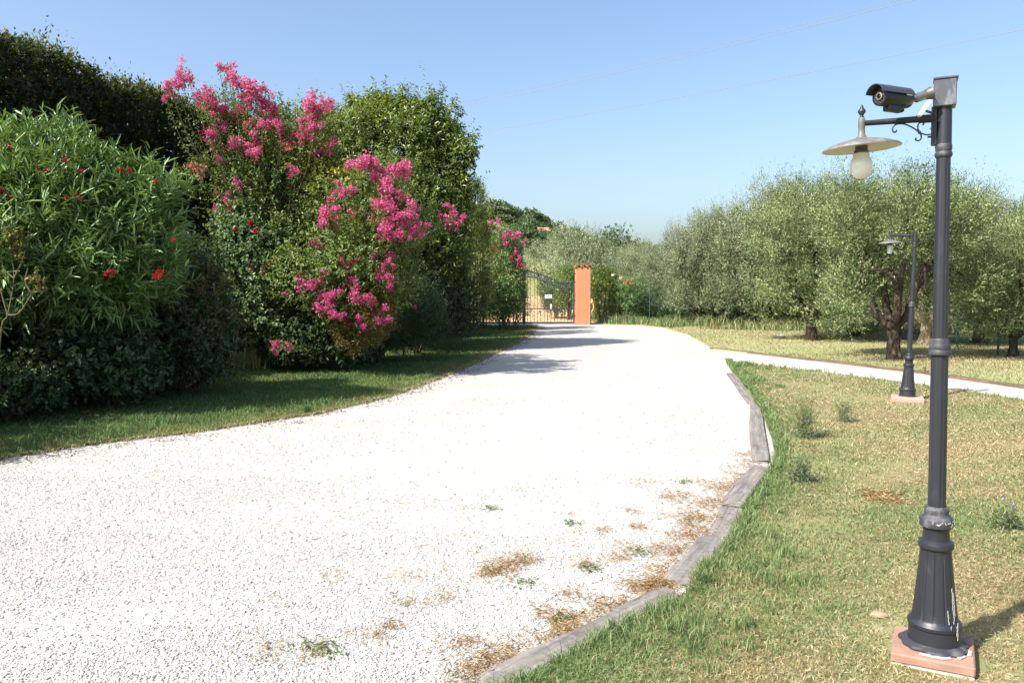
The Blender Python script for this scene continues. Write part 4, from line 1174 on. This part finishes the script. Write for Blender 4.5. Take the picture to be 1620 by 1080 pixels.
# ---------------------------------------------------------------- tall hedge
HL = np.array([(-11.0, -6.5), (-10.0, 0), (-9.4, 5.0), (-9.2, 9.4), (-8.9, 13.0), (-8.1, 17.0), (-6.4, 21.5), (-4.6, 26), (-3.6, 31.6)])
def hedge_top(y): return 5.60 + .0 * (y - 13) + .05 * math.sin(y * 2.3)
rng = R(401); t = thing('laurel_hedge', 'tall dark clipped hedge rising behind the flowering shrubs', 'hedge', (HL[3][0], HL[3][1], 0))
base = np.array(t.location)
HP, _ = smooth_path(np.c_[HL, np.zeros(len(HL))], np.zeros(len(HL)), 12)
seg = np.linalg.norm(np.diff(HP, axis=0), axis=1); cum = np.r_[0, np.cumsum(seg)]
def hedge_pts(n, side):
    s_ = rng.random(n) * cum[-1]; x = np.interp(s_, cum, HP[:, 0]); y = np.interp(s_, cum, HP[:, 1])
    dx = np.gradient(HP[:, 0], cum); dy = np.gradient(HP[:, 1], cum)
    tx = np.interp(s_, cum, dx); ty = np.interp(s_, cum, dy); nrm = unit(np.stack([ty, -tx, np.zeros(n)], 1))
    top = 5.60 + .05 * np.sin(y * 2.3) + .04 * np.sin(y * 5.1)
    top = np.where(y < 12.6, np.maximum(top - .45 * (12.6 - y), 3.3), top); top = np.where(y > 26, top - .25 * (y - 26), top)  # unseen near end is shaped lower so sun reaches the oleander
    base_ = np.stack([x, y, np.zeros(n)], 1)
    if side == 'top':
        w = rng.uniform(-.85, .85, n); z = top - .12 * (w / .85) ** 2 + .10 * noise3(base_ + nrm * w[:, None], 3, 2) - .25 * rng.random(n) ** 2
        P = base_ + nrm * w[:, None]; P[:, 2] = z; d = np.tile([0, 0, 1.0], (n, 1)) + nrm * (w * .4)[:, None]
    else:
        sg = 1 if side == 'front' else -1
        z = top * rng.random(n) ** .9
        P = base_ + nrm * (sg * .9); P[:, 2] = z
        P = P + nrm * (sg * (.13 * noise3(P, 2.6, 5) + .08 * noise3(P, 7, 6) - .45 * rng.random(n) ** 1.6))[:, None]
        d = nrm * sg + np.array([0, 0, .35])
    return P - base, unit(d)
def hedge_leaves(n, side, per, L, W, tl):
    P, d = hedge_pts(n, side)
    T = unit(d + rng.standard_normal((n, 3)) * .5)
    tls = tl * (.5 + rng.random(n)); m_ = rng.random(n) < .02; tls[m_] *= 2.5
    s = (np.arange(per) + rng.random((n, per))) / per
    O = P[:, None] + T[:, None] * (s * tls[:, None])[:, :, None]
    rad = unit(rng.standard_normal((n, per, 3))); D = unit(T[:, None] * .7 + rad * .8)
    Nn = unit(T[:, None] * .5 + np.array([0, 0, .8]) + rng.standard_normal((n, per, 3)) * .4)
    O, D, Nn = O.reshape(-1, 3), D.reshape(-1, 3), Nn.reshape(-1, 3); k_ = len(O)
    V, Fq, k = leaf_mesh(O, D, Nn, L * (.7 + .6 * rng.random(k_)), W * (.7 + .6 * rng.random(k_)), True)
    return V, Fq, np.repeat(np.clip(.45 + .25 * rng.standard_normal(k_), 0, 1), k)
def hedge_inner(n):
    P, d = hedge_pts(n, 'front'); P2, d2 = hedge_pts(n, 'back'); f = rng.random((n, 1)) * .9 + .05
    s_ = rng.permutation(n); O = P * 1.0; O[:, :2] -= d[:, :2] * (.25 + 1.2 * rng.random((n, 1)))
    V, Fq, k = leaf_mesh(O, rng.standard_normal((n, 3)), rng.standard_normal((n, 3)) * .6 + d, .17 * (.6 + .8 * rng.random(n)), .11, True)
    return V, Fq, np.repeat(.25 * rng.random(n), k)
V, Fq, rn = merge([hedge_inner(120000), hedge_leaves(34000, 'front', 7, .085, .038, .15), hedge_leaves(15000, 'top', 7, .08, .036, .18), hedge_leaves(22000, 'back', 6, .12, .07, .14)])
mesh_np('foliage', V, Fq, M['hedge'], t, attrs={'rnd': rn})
P_, _d = hedge_pts(1, 'top')
V, Fq, rn = hedge_leaves(8500, 'top', 6, .07, .032, .22)
V[:, 2] += .05
mesh_np('new_shoots', V, Fq, M['hedge_tip'], t, attrs={'rnd': rn})
core = MB()
for k in range(0, len(HP) - 1):
    if k % 4 == 0:
        x, y = HP[k][:2]; hh = hedge_top(y)
        for _ in range(2):
            o_ = rng.standard_normal(3) * [.2, .2, 0]
            core.tube([np.array([x, y, 0]) - base + o_, np.array([x, y, hh * .5]) - base + o_ * 2, np.array([x, y, hh * .85]) - base + o_ * 3], [.06, .04, .02], 7, .1, rng, sub=3)
core.build('trunk', M['twig'], t)

# ---------------------------------------------------------------- broadleaf tree, conifers
t = shrub('evergreen_tree', 'round glossy evergreen tree rising behind the pink crape myrtle', 'tree', g(640, 540) * [1, 1, 0] + [-.6, 2.2, 0],
          [pb(630, 250, 19.5, 78, 66), pb(580, 215, 19.8, 50, 40), pb(545, 205, 20.2, 36, 30), pb(722, 250, 19.2, 20, 26), pb(700, 215, 19.4, 22, 24), pb(562, 172, 20, 16, 16), pb(640, 162, 19.7, 12, 18), pb(712, 190, 19.4, 11, 26), pb(738, 236, 19.2, 11, 24), pb(690, 168, 19.5, 8, 20), pb(600, 168, 20, 20, 14), pb(672, 182, 19.6, 18, 16), pb(735, 300, 19.2, 18, 30), pb(690, 270, 19.3, 42, 60), pb(650, 340, 19.3, 85, 90), pb(560, 300, 20, 50, 80), pb(705, 340, 19.2, 42, 70), pb(620, 190, 19.8, 50, 34), pb(665, 215, 19.5, 46, 36), pb(640, 440, 19.5, 70, 70), pb(700, 430, 19.5, 38, 70)],
          'tree', 10500, 8, .088, .038, .22, 411, shell=.55, lump=.34, freq=2.6, reject=.6, tip=.06, up=.3, spread=.9, droop=.25, shoots=(170, .42, 16))
shrub('evergreen_shrub', 'yellow tipped hedge shrub showing behind the pink flowers', 'shrub', g(500, 540) * [1, 1, 0] + [-.9, 3, 0], [pb(470, 205, 19.5, 42, 34), pb(510, 230, 19.5, 45, 50), pb(440, 230, 19.5, 44, 44), pb(500, 330, 19.5, 60, 90)], 'yellow', 2300, 8, .07, .03, .2, 412, shell=.5, lump=.2, reject=.6, tip=.06, up=.5)
t = shrub('conifer', 'dark upright conifer shrub at the right end of the hedge', 'conifer', g(728, 520) * [1, 1, 0] + [-.3, 0, 0],
          [pb(745, 320, 24.5, 22, 34), pb(735, 370, 24.5, 36, 50), pb(725, 430, 24.3, 44, 60), pb(740, 470, 24.3, 36, 44), pb(700, 470, 24, 36, 48), pb(752, 400, 24.4, 22, 60)],
          'conifer', 7000, 9, .055, .016, .16, 413, shell=.45, lump=.2, freq=3, reject=.7, simple=True, up=.8, spread=.5)
shrub('golden_shrub', 'yellow green spray shrub leaning right beside the dark conifer', 'shrub', g(762, 516) * [1, 1, 0], [pb(755, 315, 25.5, 16, 22), pb(760, 350, 25.5, 15, 30), pb(768, 420, 25.8, 18, 60)], 'yellow', 900, 8, .055, .02, .2, 414, shell=.6, lump=.2, reject=.6, simple=True, up=.8, spread=.6, tip=.1)
t = shrub('oleander_bush', 'dark oleander with pink and red flowers beside the gate', 'oleander', gz(798, 28.5), [pb(798, 400, 28.5, 24, 40), pb(806, 440, 28.5, 24, 44), pb(785, 460, 28.3, 22, 42), pb(812, 470, 28.6, 18, 24)], 'oleander', 2800, 8, .12, .024, .24, 415, shell=.55, lump=.2, reject=.6, up=.7, simple=True)
flowers(t, [p3(x, y, 27.7) for x, y in ((777, 352), (788, 356), (800, 368), (797, 376), (820, 368), (815, 376), (828, 385), (816, 398), (822, 412), (824, 418), (800, 386), (810, 374), (774, 362))], 'pink', .17, 60, .06, 416)
flowers(t, [p3(x, y, 27.7) for x, y in ((780, 395), (811, 409), (821, 421))], 'red', .13, 50, .06, 417, lab='red flower cluster')
# overhanging dark tuft beside gate
shrub('dark_shrub', 'dark spreading shrub below the gate lock', 'shrub', gz(800, 29.5), [pb(800, 482, 29.5, 26, 16), pb(826, 490, 30, 10, 10), pb(785, 492, 29.5, 16, 12)], 'conifer', 900, 8, .06, .018, .2, 418, shell=.6, simple=True, reject=.5)

# ---------------------------------------------------------------- crape myrtles
def myrtle(label, foot, Yd, spots, blobs, seed, n_tw, rose=()):
    rng = R(seed); foot = np.asarray(foot, float)
    t = thing('crape_myrtle', label, 'crape myrtle', foot, 0, 'pink crape myrtles')
    spots = list(spots) + [(spots[q_][0] + rng.normal() * 12, spots[q_][1] + abs(rng.normal()) * 14, .5 + .25 * rng.random()) for q_ in rng.integers(0, len(spots), 34)]
    W_ = [np.array([*p3(x, y, Yd + rng.uniform(-.55, .45)), s]) for x, y, s in spots]
    parts = []; br = MB()
    bl = np.array(blobs, float); bl[:, :3] -= foot
    parts.append(foliage(bl, n_tw, 8, .055, .028, .2, rng, shell=.7, lump=.3, freq=3, reject=.4, up=.5, tip=.06, hole=-.6))
    for w in W_:
        tipp = w[:3] - foot
        p0 = np.array([rng.normal() * .15, rng.normal() * .15, 0]); mid = tipp * [.45, .5, .55] + rng.standard_normal(3) * .1
        P, _ = smooth_path(np.array([p0, mid, tipp * [.85, .85, .84] + [0, 0, .05], tipp]), np.zeros(4), 8)
        br.tube(P, np.linspace(.016, .003, len(P)), 5, cap=False)
        kk = 70; q = rng.integers(len(P) // 2, len(P), kk); O = P[q] + rng.standard_normal((kk, 3)) * .06
        D = unit(rng.standard_normal((kk, 3)) + [0, 0, .2])
        V, Fq, k = leaf_mesh(O, D, rng.standard_normal((kk, 3)) * .5 + [0, 0, 1], .055 * (.7 + .6 * rng.random(kk)), .028)
        parts.append((V, Fq, np.repeat(rng.random(kk), k)))
    V, Fq, rn = merge(parts)
    mesh_np('foliage', V, Fq, M['myrtle'], t, attrs={'rnd': rn})
    for k in range(7):
        b = bl[k % len(bl)]
        a0 = np.array([rng.normal() * .2, rng.normal() * .15, 0])
        br.tube([a0, a0 * 1.5 + [b[0] * .3, b[1] * .3, b[2] * .5], b[:3]], [.035, .028, .01], 8, .06, rng, sub=5)
    br.build('stem', M['twig'], t)
    flowers(t, W_, 'pink', .180, 360, .030, seed + 1)
    return t
A = [(278, 130, 1.1), (285, 120, .7), (298, 120, .9), (268, 134, .7), (331, 154, 1.2), (317, 149, 1), (324, 160, .9), (344, 168, 1.1), (350, 178, .8), (365, 117, 1), (360, 108, .7), (368, 130, 1.1), (387, 138, 1.1), (384, 150, .9), (379, 170, 1.1), (373, 180, .9), (400, 149, 1.1), (414, 141, .9), (409, 156, 1.1), (421, 162, 1), (396, 160, .9), (433, 181, 1),
     (441, 197, .8), (438, 211, .8), (339, 203, 1.1), (332, 210, .8), (357, 205, .9), (376, 224, 1.1), (382, 235, 1), (408, 224, .9), (415, 160, .8), (492, 170, 1.3), (505, 173, 1.2), (516, 168, 1), (489, 189, 1.2), (498, 200, 1), (484, 221, .9), (470, 208, .9), (521, 227, 1), (515, 240, .9), (464, 267, 1.1), (376, 297, .8), (357, 316, .6), (430, 172, .8), (510, 160, .8), (480, 200, .9), (423, 192, .7), (345, 215, .8), (392, 236, .7), (402, 232, .7)]
t = myrtle('tall pink crape myrtle arching against the sky left of centre', g(430, 578), 14.6, A,
           [pb(420, 300, 15, 75, 70), pb(480, 280, 15.2, 60, 60), pb(390, 240, 15.2, 50, 36), pb(500, 215, 15.3, 30, 40), pb(350, 175, 15.2, 34, 22), pb(420, 190, 15.3, 40, 30), pb(450, 380, 14.9, 80, 60), pb(330, 280, 15, 36, 24), pb(430, 460, 14.6, 60, 60)], 501, 4600)
flowers(t, [p3(x, y, 14.3) for x, y in ((322, 264), (309, 272), (318, 278), (300, 262), (365, 330), (360, 322), (415, 180), (390, 200), (455, 235), (445, 225))], 'pink_dull', .11, 90, .026, 505, lab='fading reddish flower cluster')
Bm = [(582, 257, 1.2), (590, 265, 1.1), (571, 262, 1), (603, 283, 1.1), (611, 294, 1.1), (625, 267, 1), (641, 265, .9), (643, 275, .9), (608, 316, 1.2), (627, 310, 1), (635, 308, .9), (606, 329, 1.1), (622, 332, 1.1), (541, 302, 1.1), (531, 305, .9), (555, 300, .9), (520, 345, 1.1), (514, 356, .9), (582, 342, .8), (611, 359, 1.3), (600, 356, 1.1), (625, 369, 1.1), (616, 372, 1), (643, 342, 1), (655, 348, 1), (660, 359, .9),
      (485, 455, 1.1), (478, 450, .9), (512, 442, .8), (522, 455, 1.1), (525, 465, 1.1), (510, 482, 1.1), (516, 488, .9), (502, 478, .8), (562, 447, 1.1), (572, 480, 1.2), (560, 490, 1.1), (565, 500, 1), (600, 500, 1.1), (593, 492, 1.1), (612, 505, .9), (612, 445, 1), (612, 407, .9), (617, 415, .8), (550, 420, .8), (500, 385, .7), (581, 394, .7), (435, 544, .6), (456, 550, .6), (532, 482, .6), (575, 470, 1), (585, 478, .8), (604, 440, .8), (545, 430, .5), (529, 318, .7), (533, 330, .6)]
t = myrtle('spreading pink crape myrtle drooping low toward the verge', g(575, 568) + [0, .3, 0], 13.4, Bm,
           [pb(590, 330, 14.2, 60, 60), pb(560, 400, 13.9, 85, 55), pb(610, 440, 13.8, 50, 50), pb(500, 440, 13.8, 60, 40), pb(640, 340, 14.0, 42, 34), pb(600, 275, 14.3, 40, 26), pb(540, 330, 14.2, 46, 40), pb(545, 480, 13.8, 60, 34)], 511, 4300)
flowers(t, [p3(x, y, 13.2) for x, y in ((545, 540 - 130), (600, 425), (620, 430), (600, 435), (565, 415), (590, 350), (556, 340), (520, 318))], 'pink_dull', .11, 90, .026, 515, lab='fading reddish flower cluster')
# long side branch with flowers at its end
rng = R(521); ft = p3(640, 395, 14.2)
t = thing('crape_myrtle', 'slender pink crape myrtle branch reaching right in front of the dark conifer', 'crape myrtle', g(650, 556), 0, 'pink crape myrtles')
base = np.array(t.location)
P, _ = smooth_path(np.array([[0, 0, 0], p3(625, 440, 15) - base, p3(655, 385, 15) - base, p3(690, 362, 15) - base, p3(722, 350, 15) - base]), np.zeros(5), 10)
MB().tube(P, np.linspace(.022, .006, len(P)), 6).build('stem', M['cane'], t)
kk = 700; q = rng.integers(12, len(P), kk); O = P[q] + rng.standard_normal((kk, 3)) * .07
V, Fq, k = leaf_mesh(O, rng.standard_normal((kk, 3)), rng.standard_normal((kk, 3)) * .5 + [0, 0, 1], .06, .03)
mesh_np('foliage', V, Fq, M['myrtle'], t, attrs={'rnd': np.repeat(rng.random(kk), k)})
flowers(t, [(*p3(x, y, 15), s) for x, y, s in ((705, 345, 1), (713, 356, 1.2), (721, 351, 1.2), (708, 326, .8), (729, 348, 1), (696, 342, .7), (714, 335, .8), (720, 360, .9), (655, 486, .6))], 'pink', .12, 150, .034, 522)

# yellow variegated patch in the middle, bronze shrub
shrub('variegated_shrub', 'yellow variegated shrub glimpsed between the two crape myrtles', 'shrub', g(520, 566) + [0, 2, 0], [pb(500, 262, 14.9, 20, 20), pb(560, 285, 14.7, 26, 12), pb(515, 285, 14.9, 22, 22)], 'yellow', 620, 7, .07, .035, .16, 531, shell=.7, lump=.3, reject=.4, hole=-.4)
shrub('bronze_shrub', 'bronze and yellow leaved shrub below the low pink flowers', 'shrub', g(585, 560), [pb(585, 500, 13.7, 38, 44), pb(600, 470, 13.8, 28, 30), pb(565, 520, 13.6, 30, 32), pb(610, 465, 13.7, 18, 20)], 'brown', 2600, 9, .035, .012, .16, 532, shell=.5, lump=.2, reject=.6, simple=True, up=.6, spread=.6)
shrub('juniper', 'dark grey green juniper spreading at the lawn edge', 'juniper', g(640, 552), [pb(640, 510, 16.4, 46, 36), pb(665, 490, 16.6, 32, 26), pb(620, 530, 16.3, 34, 24), pb(680, 520, 17, 28, 20)], 'dark', 2800, 9, .06, .014, .26, 533, shell=.5, lump=.2, reject=.6, simple=True, up=.9, spread=.45)
shrub('shade_shrub', 'dark shrub in the shade between rose and bronze shrub', 'shrub', g(490, 578) + [0, 1.2, 0], [pb(490, 530, 14.6, 60, 40), pb(540, 540, 14.4, 46, 30), pb(450, 520, 14.6, 40, 50)], 'dark', 2600, 8, .07, .03, .2, 534, shell=.75, lump=.2, reject=.6)
# low trailing shrub behind, fills under the tree
shrub('shade_shrub', 'dark leafy mass under the glossy evergreen tree', 'shrub', g(690, 530) + [-.4, 2, 0], [pb(690, 470, 19, 50, 50), pb(650, 460, 18.5, 46, 50), pb(720, 480, 20, 40, 40)], 'hedge', 2400, 8, .07, .03, .2, 535, shell=.75, lump=.2, reject=.6)

# rose bush
t = shrub('rose_bush', 'rose bush with small red roses growing beside the cane', 'rose bush', g(400, 582), [pb(395, 400, 14.5, 42, 44), pb(420, 450, 14.4, 50, 50), pb(380, 360, 14.6, 36, 30), pb(430, 500, 14.5, 46, 40), pb(360, 420, 14.6, 22, 30), pb(445, 400, 14.6, 40, 40)], 'rose', 3300, 8, .06, .040, .2, 541, shell=.65, lump=.3, reject=.4, up=.3, hole=-.55, stems=10, stem_mat='green_stem', tip=.05)
flowers(t, [p3(x, y, 13.8) for x, y in ((395, 415), (394, 425), (423, 419), (433, 411), (416, 430), (432, 449), (405, 365), (398, 352), (372, 362))], 'red', .055, 60, .035, 542, name='rose', cone=.8)
t = thing('garden_stake', 'pale bare cane standing under the rose bush', 'cane', g(368, 586))
MB().tube([(0, 0, 0), (.03, 0, .5), (.06, 0, 1.05)], [.016, .015, .013], 8, .06, R(1), sub=3).build('cane', M['cane'], t)
b = p3(383, 470, 13.6) - np.array(t.location)
MB().tube([(.03, .02, .0), (.06, .03, .45), (.16, .05, .95)], [.012, .011, .008], 7, .05, R(2), sub=3).build('side_cane', M['cane'], t)

# big oleander on the left
t = shrub('oleander_bush', 'huge oleander with long narrow leaves filling the left edge', 'oleander', g(90, 600) + [-.2, 0, 0],
          [pb(40, 328, 10.0, 95, 84), pb(130, 350, 9.9, 78, 84), pb(100, 255, 10.0, 30, 34), pb(20, 262, 10.0, 34, 30), pb(170, 300, 9.9, 30, 30), pb(236, 330, 9.9, 26, 34), pb(-60, 320, 10.2, 110, 95), pb(205, 410, 9.9, 58, 70), pb(60, 410, 9.8, 120, 70), pb(185, 350, 10.0, 50, 54), pb(-100, 420, 10, 120, 120), pb(120, 430, 9.9, 110, 60)],
          'oleander', 5600, 15, .16, .024, .36, 551, shell=.46, lump=.27, freq=2.2, reject=.62, up=.9, spread=.62, droop=.12, stems=26, shoots=(300, .40, 24))
flowers(t, [p3(x, y, 8.8) for x, y in ((172, 432), (250, 434))], 'red', .062, 110, .038, 552, cone=.6)
flowers(t, [p3(x, y, 8.95) for x, y in ((4, 303), (16, 312), (105, 312), (121, 308), (125, 314), (104, 255), (190, 268), (204, 270), (60, 266), (72, 270), (14, 232), (246, 286), (274, 380), (125, 270))], 'red', .026, 30, .026, 553, cone=.7)
# bare pruned stems at far left
t = thing('bare_shrub', 'half bare shrub with forked yellowish stems at the left edge', 'shrub', g(-6, 660) + [0, 0, 0]); base = np.array(t.location); mb = MB()
for pts in (((-6, 640), (2, 520), (12, 498), (22, 440), (18, 405)), ((12, 498), (30, 495), (50, 465), (60, 450)), ((12, 498), (4, 470), (-4, 440)), ((22, 440), (6, 425), (2, 400)), ((22, 440), (34, 415), (40, 395)), ((50, 465), (40, 445), (44, 425))):
    mb.tube([p3(x, y, 8.6) - base for x, y in pts], np.linspace(.010, .004, len(pts)), 7, .05, R(3), sub=4)
mb.build('stem', M['twig_y'], t)
V, Fq, rn = foliage(np.array([np.r_[p3(18, 385, 8.6) - base, .14, .14, .12], np.r_[p3(62, 448, 8.6) - base, .06, .06, .05]]), 60, 6, .05, .03, .1, R(9), shell=.8)
mesh_np('foliage', V, Fq, M['brown'], t, attrs={'rnd': rn})
# shade shrubs along the verge
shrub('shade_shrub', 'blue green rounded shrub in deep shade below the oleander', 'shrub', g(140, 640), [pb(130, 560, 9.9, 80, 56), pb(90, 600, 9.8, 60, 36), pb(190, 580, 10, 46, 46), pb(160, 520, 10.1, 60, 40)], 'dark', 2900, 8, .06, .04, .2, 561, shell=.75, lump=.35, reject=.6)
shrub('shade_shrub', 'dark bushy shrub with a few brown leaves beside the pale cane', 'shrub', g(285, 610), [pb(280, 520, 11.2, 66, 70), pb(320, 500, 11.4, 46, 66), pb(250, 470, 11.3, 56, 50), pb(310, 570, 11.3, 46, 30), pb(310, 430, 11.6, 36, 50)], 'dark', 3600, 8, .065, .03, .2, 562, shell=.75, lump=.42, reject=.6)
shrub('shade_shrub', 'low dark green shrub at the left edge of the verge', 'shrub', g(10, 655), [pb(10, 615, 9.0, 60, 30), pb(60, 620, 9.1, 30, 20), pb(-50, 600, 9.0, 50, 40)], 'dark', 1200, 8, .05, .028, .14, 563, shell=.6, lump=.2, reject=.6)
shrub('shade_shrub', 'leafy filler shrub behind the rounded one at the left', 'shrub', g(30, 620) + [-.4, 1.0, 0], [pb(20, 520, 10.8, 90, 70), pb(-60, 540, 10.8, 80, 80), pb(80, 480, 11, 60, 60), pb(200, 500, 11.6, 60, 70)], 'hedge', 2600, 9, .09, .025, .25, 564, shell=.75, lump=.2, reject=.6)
# stone block on verge
o = MB().box((0, 0, .13), (1.0, .5, .28), bev=.05).build('stone_block', M['rock']); o.location = tuple(g(704, 528)); o.rotation_euler = (0, 0, .25); tag(o, 'flat grey stone block on the grass under the conifer', 'stone')

# ---------------------------------------------------------------- small things on the lawn
def pebble(px, py, r, label, mat, seed, z=.034):
    rng = R(seed); mb = MB().lathe([(.02 * r, -.5 * r), (.75 * r, -.35 * r), (1.0 * r, .05 * r), (.75 * r, .45 * r), (.25 * r, .62 * r)], 14)
    mb.V[0] = mb.V[0] * (1 + .12 * rng.standard_normal((len(mb.V[0]), 1))) * [1.3, .9, .8]
    o = smooth_shade(mb.build('stone', mat), 60); c = g(px, py); o.location = (c[0], c[1], z + .2 * r); return tag(o, label, 'stone')
pebble(1391, 986, .034, 'brown stone lying on the lawn left of the near lamp base', M['clod'], 3)
pebble(1043, 1063, .006, 'tiny white pebble in the grass near the long timber', M['stone'], 4, .05)
t = thing('water_bowl', 'shallow grey bowl in the grass by the pale olive trunk', 'bowl', g(1232, 537) + [0, 0, .03])
def chicory(px, py, H, n, seed, label):
    rng = R(seed); c = g(px, py); t = thing('chicory_plant', label, 'wild plant', c + [0, 0, .03], 0, 'wild chicory plants on the lawn'); mb = MB(); L_ = []
    for k in range(n):
        a = rng.random() * 6.28; e = np.array([math.cos(a) * H * .6 * rng.random(), math.sin(a) * H * .6 * rng.random(), H * (.6 + .5 * rng.random())])
        P, _ = smooth_path(np.array([[0, 0, 0], e * [.3, .3, .5] + rng.standard_normal(3) * .02, e]), np.zeros(3), 6)
        mb.tube(P, np.linspace(.0035, .0015, len(P)), 4, cap=False)
        for _ in range(3):
            q = P[rng.integers(4, len(P))]; mb.tube([q, q + rng.standard_normal(3) * H * .12 + [0, 0, H * .15]], .0015, 4, cap=False)
            L_.append(q + rng.standard_normal((6, 3)) * .03)
    L_ = np.concatenate(L_)
    mb.build('stem', M['green_stem'], t)
    bs = rng.standard_normal((n * 9, 3)) * np.array([.06, .06, .03]) + [0, 0, .05]
    O = np.concatenate([L_, bs]); m_ = len(O)
    V, Fq, k = leaf_mesh(O, rng.standard_normal((m_, 3)) + [0, 0, .5], rng.standard_normal((m_, 3)), .032 * (.5 + rng.random(m_)), .006)
    mesh_np('foliage', V, Fq, M['weed'], t, attrs={'rnd': np.repeat(rng.random(m_), k)})
    fl = L_[rng.integers(0, len(L_), 3)]
    flowers(t, [p_ + c + [0, 0, .06] for p_ in fl], 'blue_petal', .008, 14, .010, seed + 1, name='flower', cone=.5)
chicory(1272, 698, .40, 60, 601, 'bushy wild chicory with blue flowers left of the far lamp')
chicory(1262, 770, .24, 34, 602, 'small chicory clump nearest the plank edging')
chicory(1335, 672, .28, 24, 603, 'thin chicory stems right of the bushy one')
chicory(1590, 845, .14, 26, 604, 'low chicory clump right of the near lamp post')
prof = [(.10, .0), (.15, .02), (.19, .09), (.20, .10), (.18, .10), (.13, .03), (.02, .02)]
smooth_shade(MB().lathe(prof, 28).build('bowl_body', M['basin'], t), 50)

# ---------------------------------------------------------------- overhead wires
def wire(a, b, sag, r, label, ext=.35):
    a, b = np.asarray(a), np.asarray(b); d = b - a; b2 = b + d * ext; P = []
    for q in np.linspace(-.25, 1, 40):
        p_ = a + (b2 - a) * q; p_ = p_ - [0, 0, 4 * sag * max(0, q) * (1 - q)]; P.append(p_)
    o = MB().tube(P, r, 5).build('overhead_wire', M['cable']); return tag(o, label, 'wire', 'overhead wires')
wire(p3(690, 176, 95), p3(1390, 4, 55), .6, .020, 'upper overhead wire crossing the top right of the sky')
wire(p3(690, 170, 95), p3(1390, -2, 55), .6, .016, 'thin wire running just above the upper one')
wire(p3(745, 212, 95), p3(1620, 38, 55), .5, .020, 'lower overhead wire sloping toward the right edge')
# thatch lying flat in the lawn
rg = R(41)
P = np.concatenate([scatter(52000, -.3, 3.6, 2.5, 4.8, rg), scatter(50000, .3, 6.4, 4.8, 9, rg)])
P = P[inside(P, POLY_R) & (P[:, 0] < .70 * P[:, 1] + .2)]
P = P[(np.linalg.norm(P[:, :2] - slab_c, axis=1) > .20)]
dE = dist_poly(P, LINE_R); pt = noise3(P, 1.3, 1) * .5 + noise3(P, 3.7, 2) * .45
P = P[(rg.random(len(P)) < np.clip(.45 + .8 * pt, .05, 1)) & (dE > .1)]
n = len(P); a = rg.random(n) * 6.283; P[:, 2] = .036 + .018 * rg.random(n)
D = np.stack([np.cos(a), np.sin(a), .25 * rg.standard_normal(n)], 1)
V, Fq, k = leaf_mesh(P, D, rg.standard_normal((n, 3)) * .5 + [0, 0, 1], .030 * (.4 + rg.random(n)), .0019 * np.clip(P[:, 1] / 4, 1, 2.5), True)
tag(mesh_np('dry_thatch', V, Fq, M['thatch'], attrs={'rnd': np.repeat(rg.random(n), k)}), 'pale dry thatch lying between the lawn blades', 'thatch', kind='stuff')
# dim undergrowth bushes along the fence under the grove
for i, (px, w) in enumerate(((1085, 34), (1135, 36), (1185, 34), (1240, 40), (1300, 40), (1365, 44), (1440, 46), (1530, 50))):
    Yb = 34.3 + .5 * (i % 2)
    shrub('undergrowth_bush', ['dark bush behind the left end trunks of the grove', 'dark bush behind the slim second trunk', 'dark bush left of the bowl in the grass', 'dark bush behind the bowl in the grass', 'dark bush between the two middle trunks', 'dark bush left of the forked trunk', 'dark bush behind the far lamp post', 'dark bush behind the near pole at the fence'][i], 'bush', gz(px, Yb) * [1, 1, 0],
          [pb(px, 480, Yb, w, 30), pb(px - w * .6, 492, Yb - .2, w * .6, 20), pb(px + w * .6, 488, Yb + .2, w * .6, 24)], 'dark', 1300, 8, .09, .04, .22, 700 + i, group='bushes along the back fence', shell=.6, lump=.25, simple=True, reject=.4, stems=5)

# unseen low shrub, added left of the frame to cast shade on the near verge
shrub('shade_shrub', 'unseen rounded shrub added left of the frame to shade the verge', 'shrub', (-7.0, 6.6, 0), [(-7.0, 6.6, 1.2, 1.3, 1.2, 1.2), (-8.0, 5.2, 1.3, 1.3, 1.3, 1.3), (-6.9, 7.9, 1.1, .9, .9, 1.1)], 'dark', 2600, 8, .08, .045, .2, 801, shell=.6, lump=.2, reject=.6)

shrub('withered_shrub', 'thin brownish shrub between the oleander and the pale cane', 'shrub', g(300, 602), [pb(295, 500, 10.9, 44, 46), pb(330, 460, 11.2, 26, 50), pb(270, 450, 11.0, 36, 30)], 'brown', 420, 7, .05, .02, .22, 811, shell=.8, lump=.4, reject=.5, tip=.1, stems=14, stem_mat='cane')
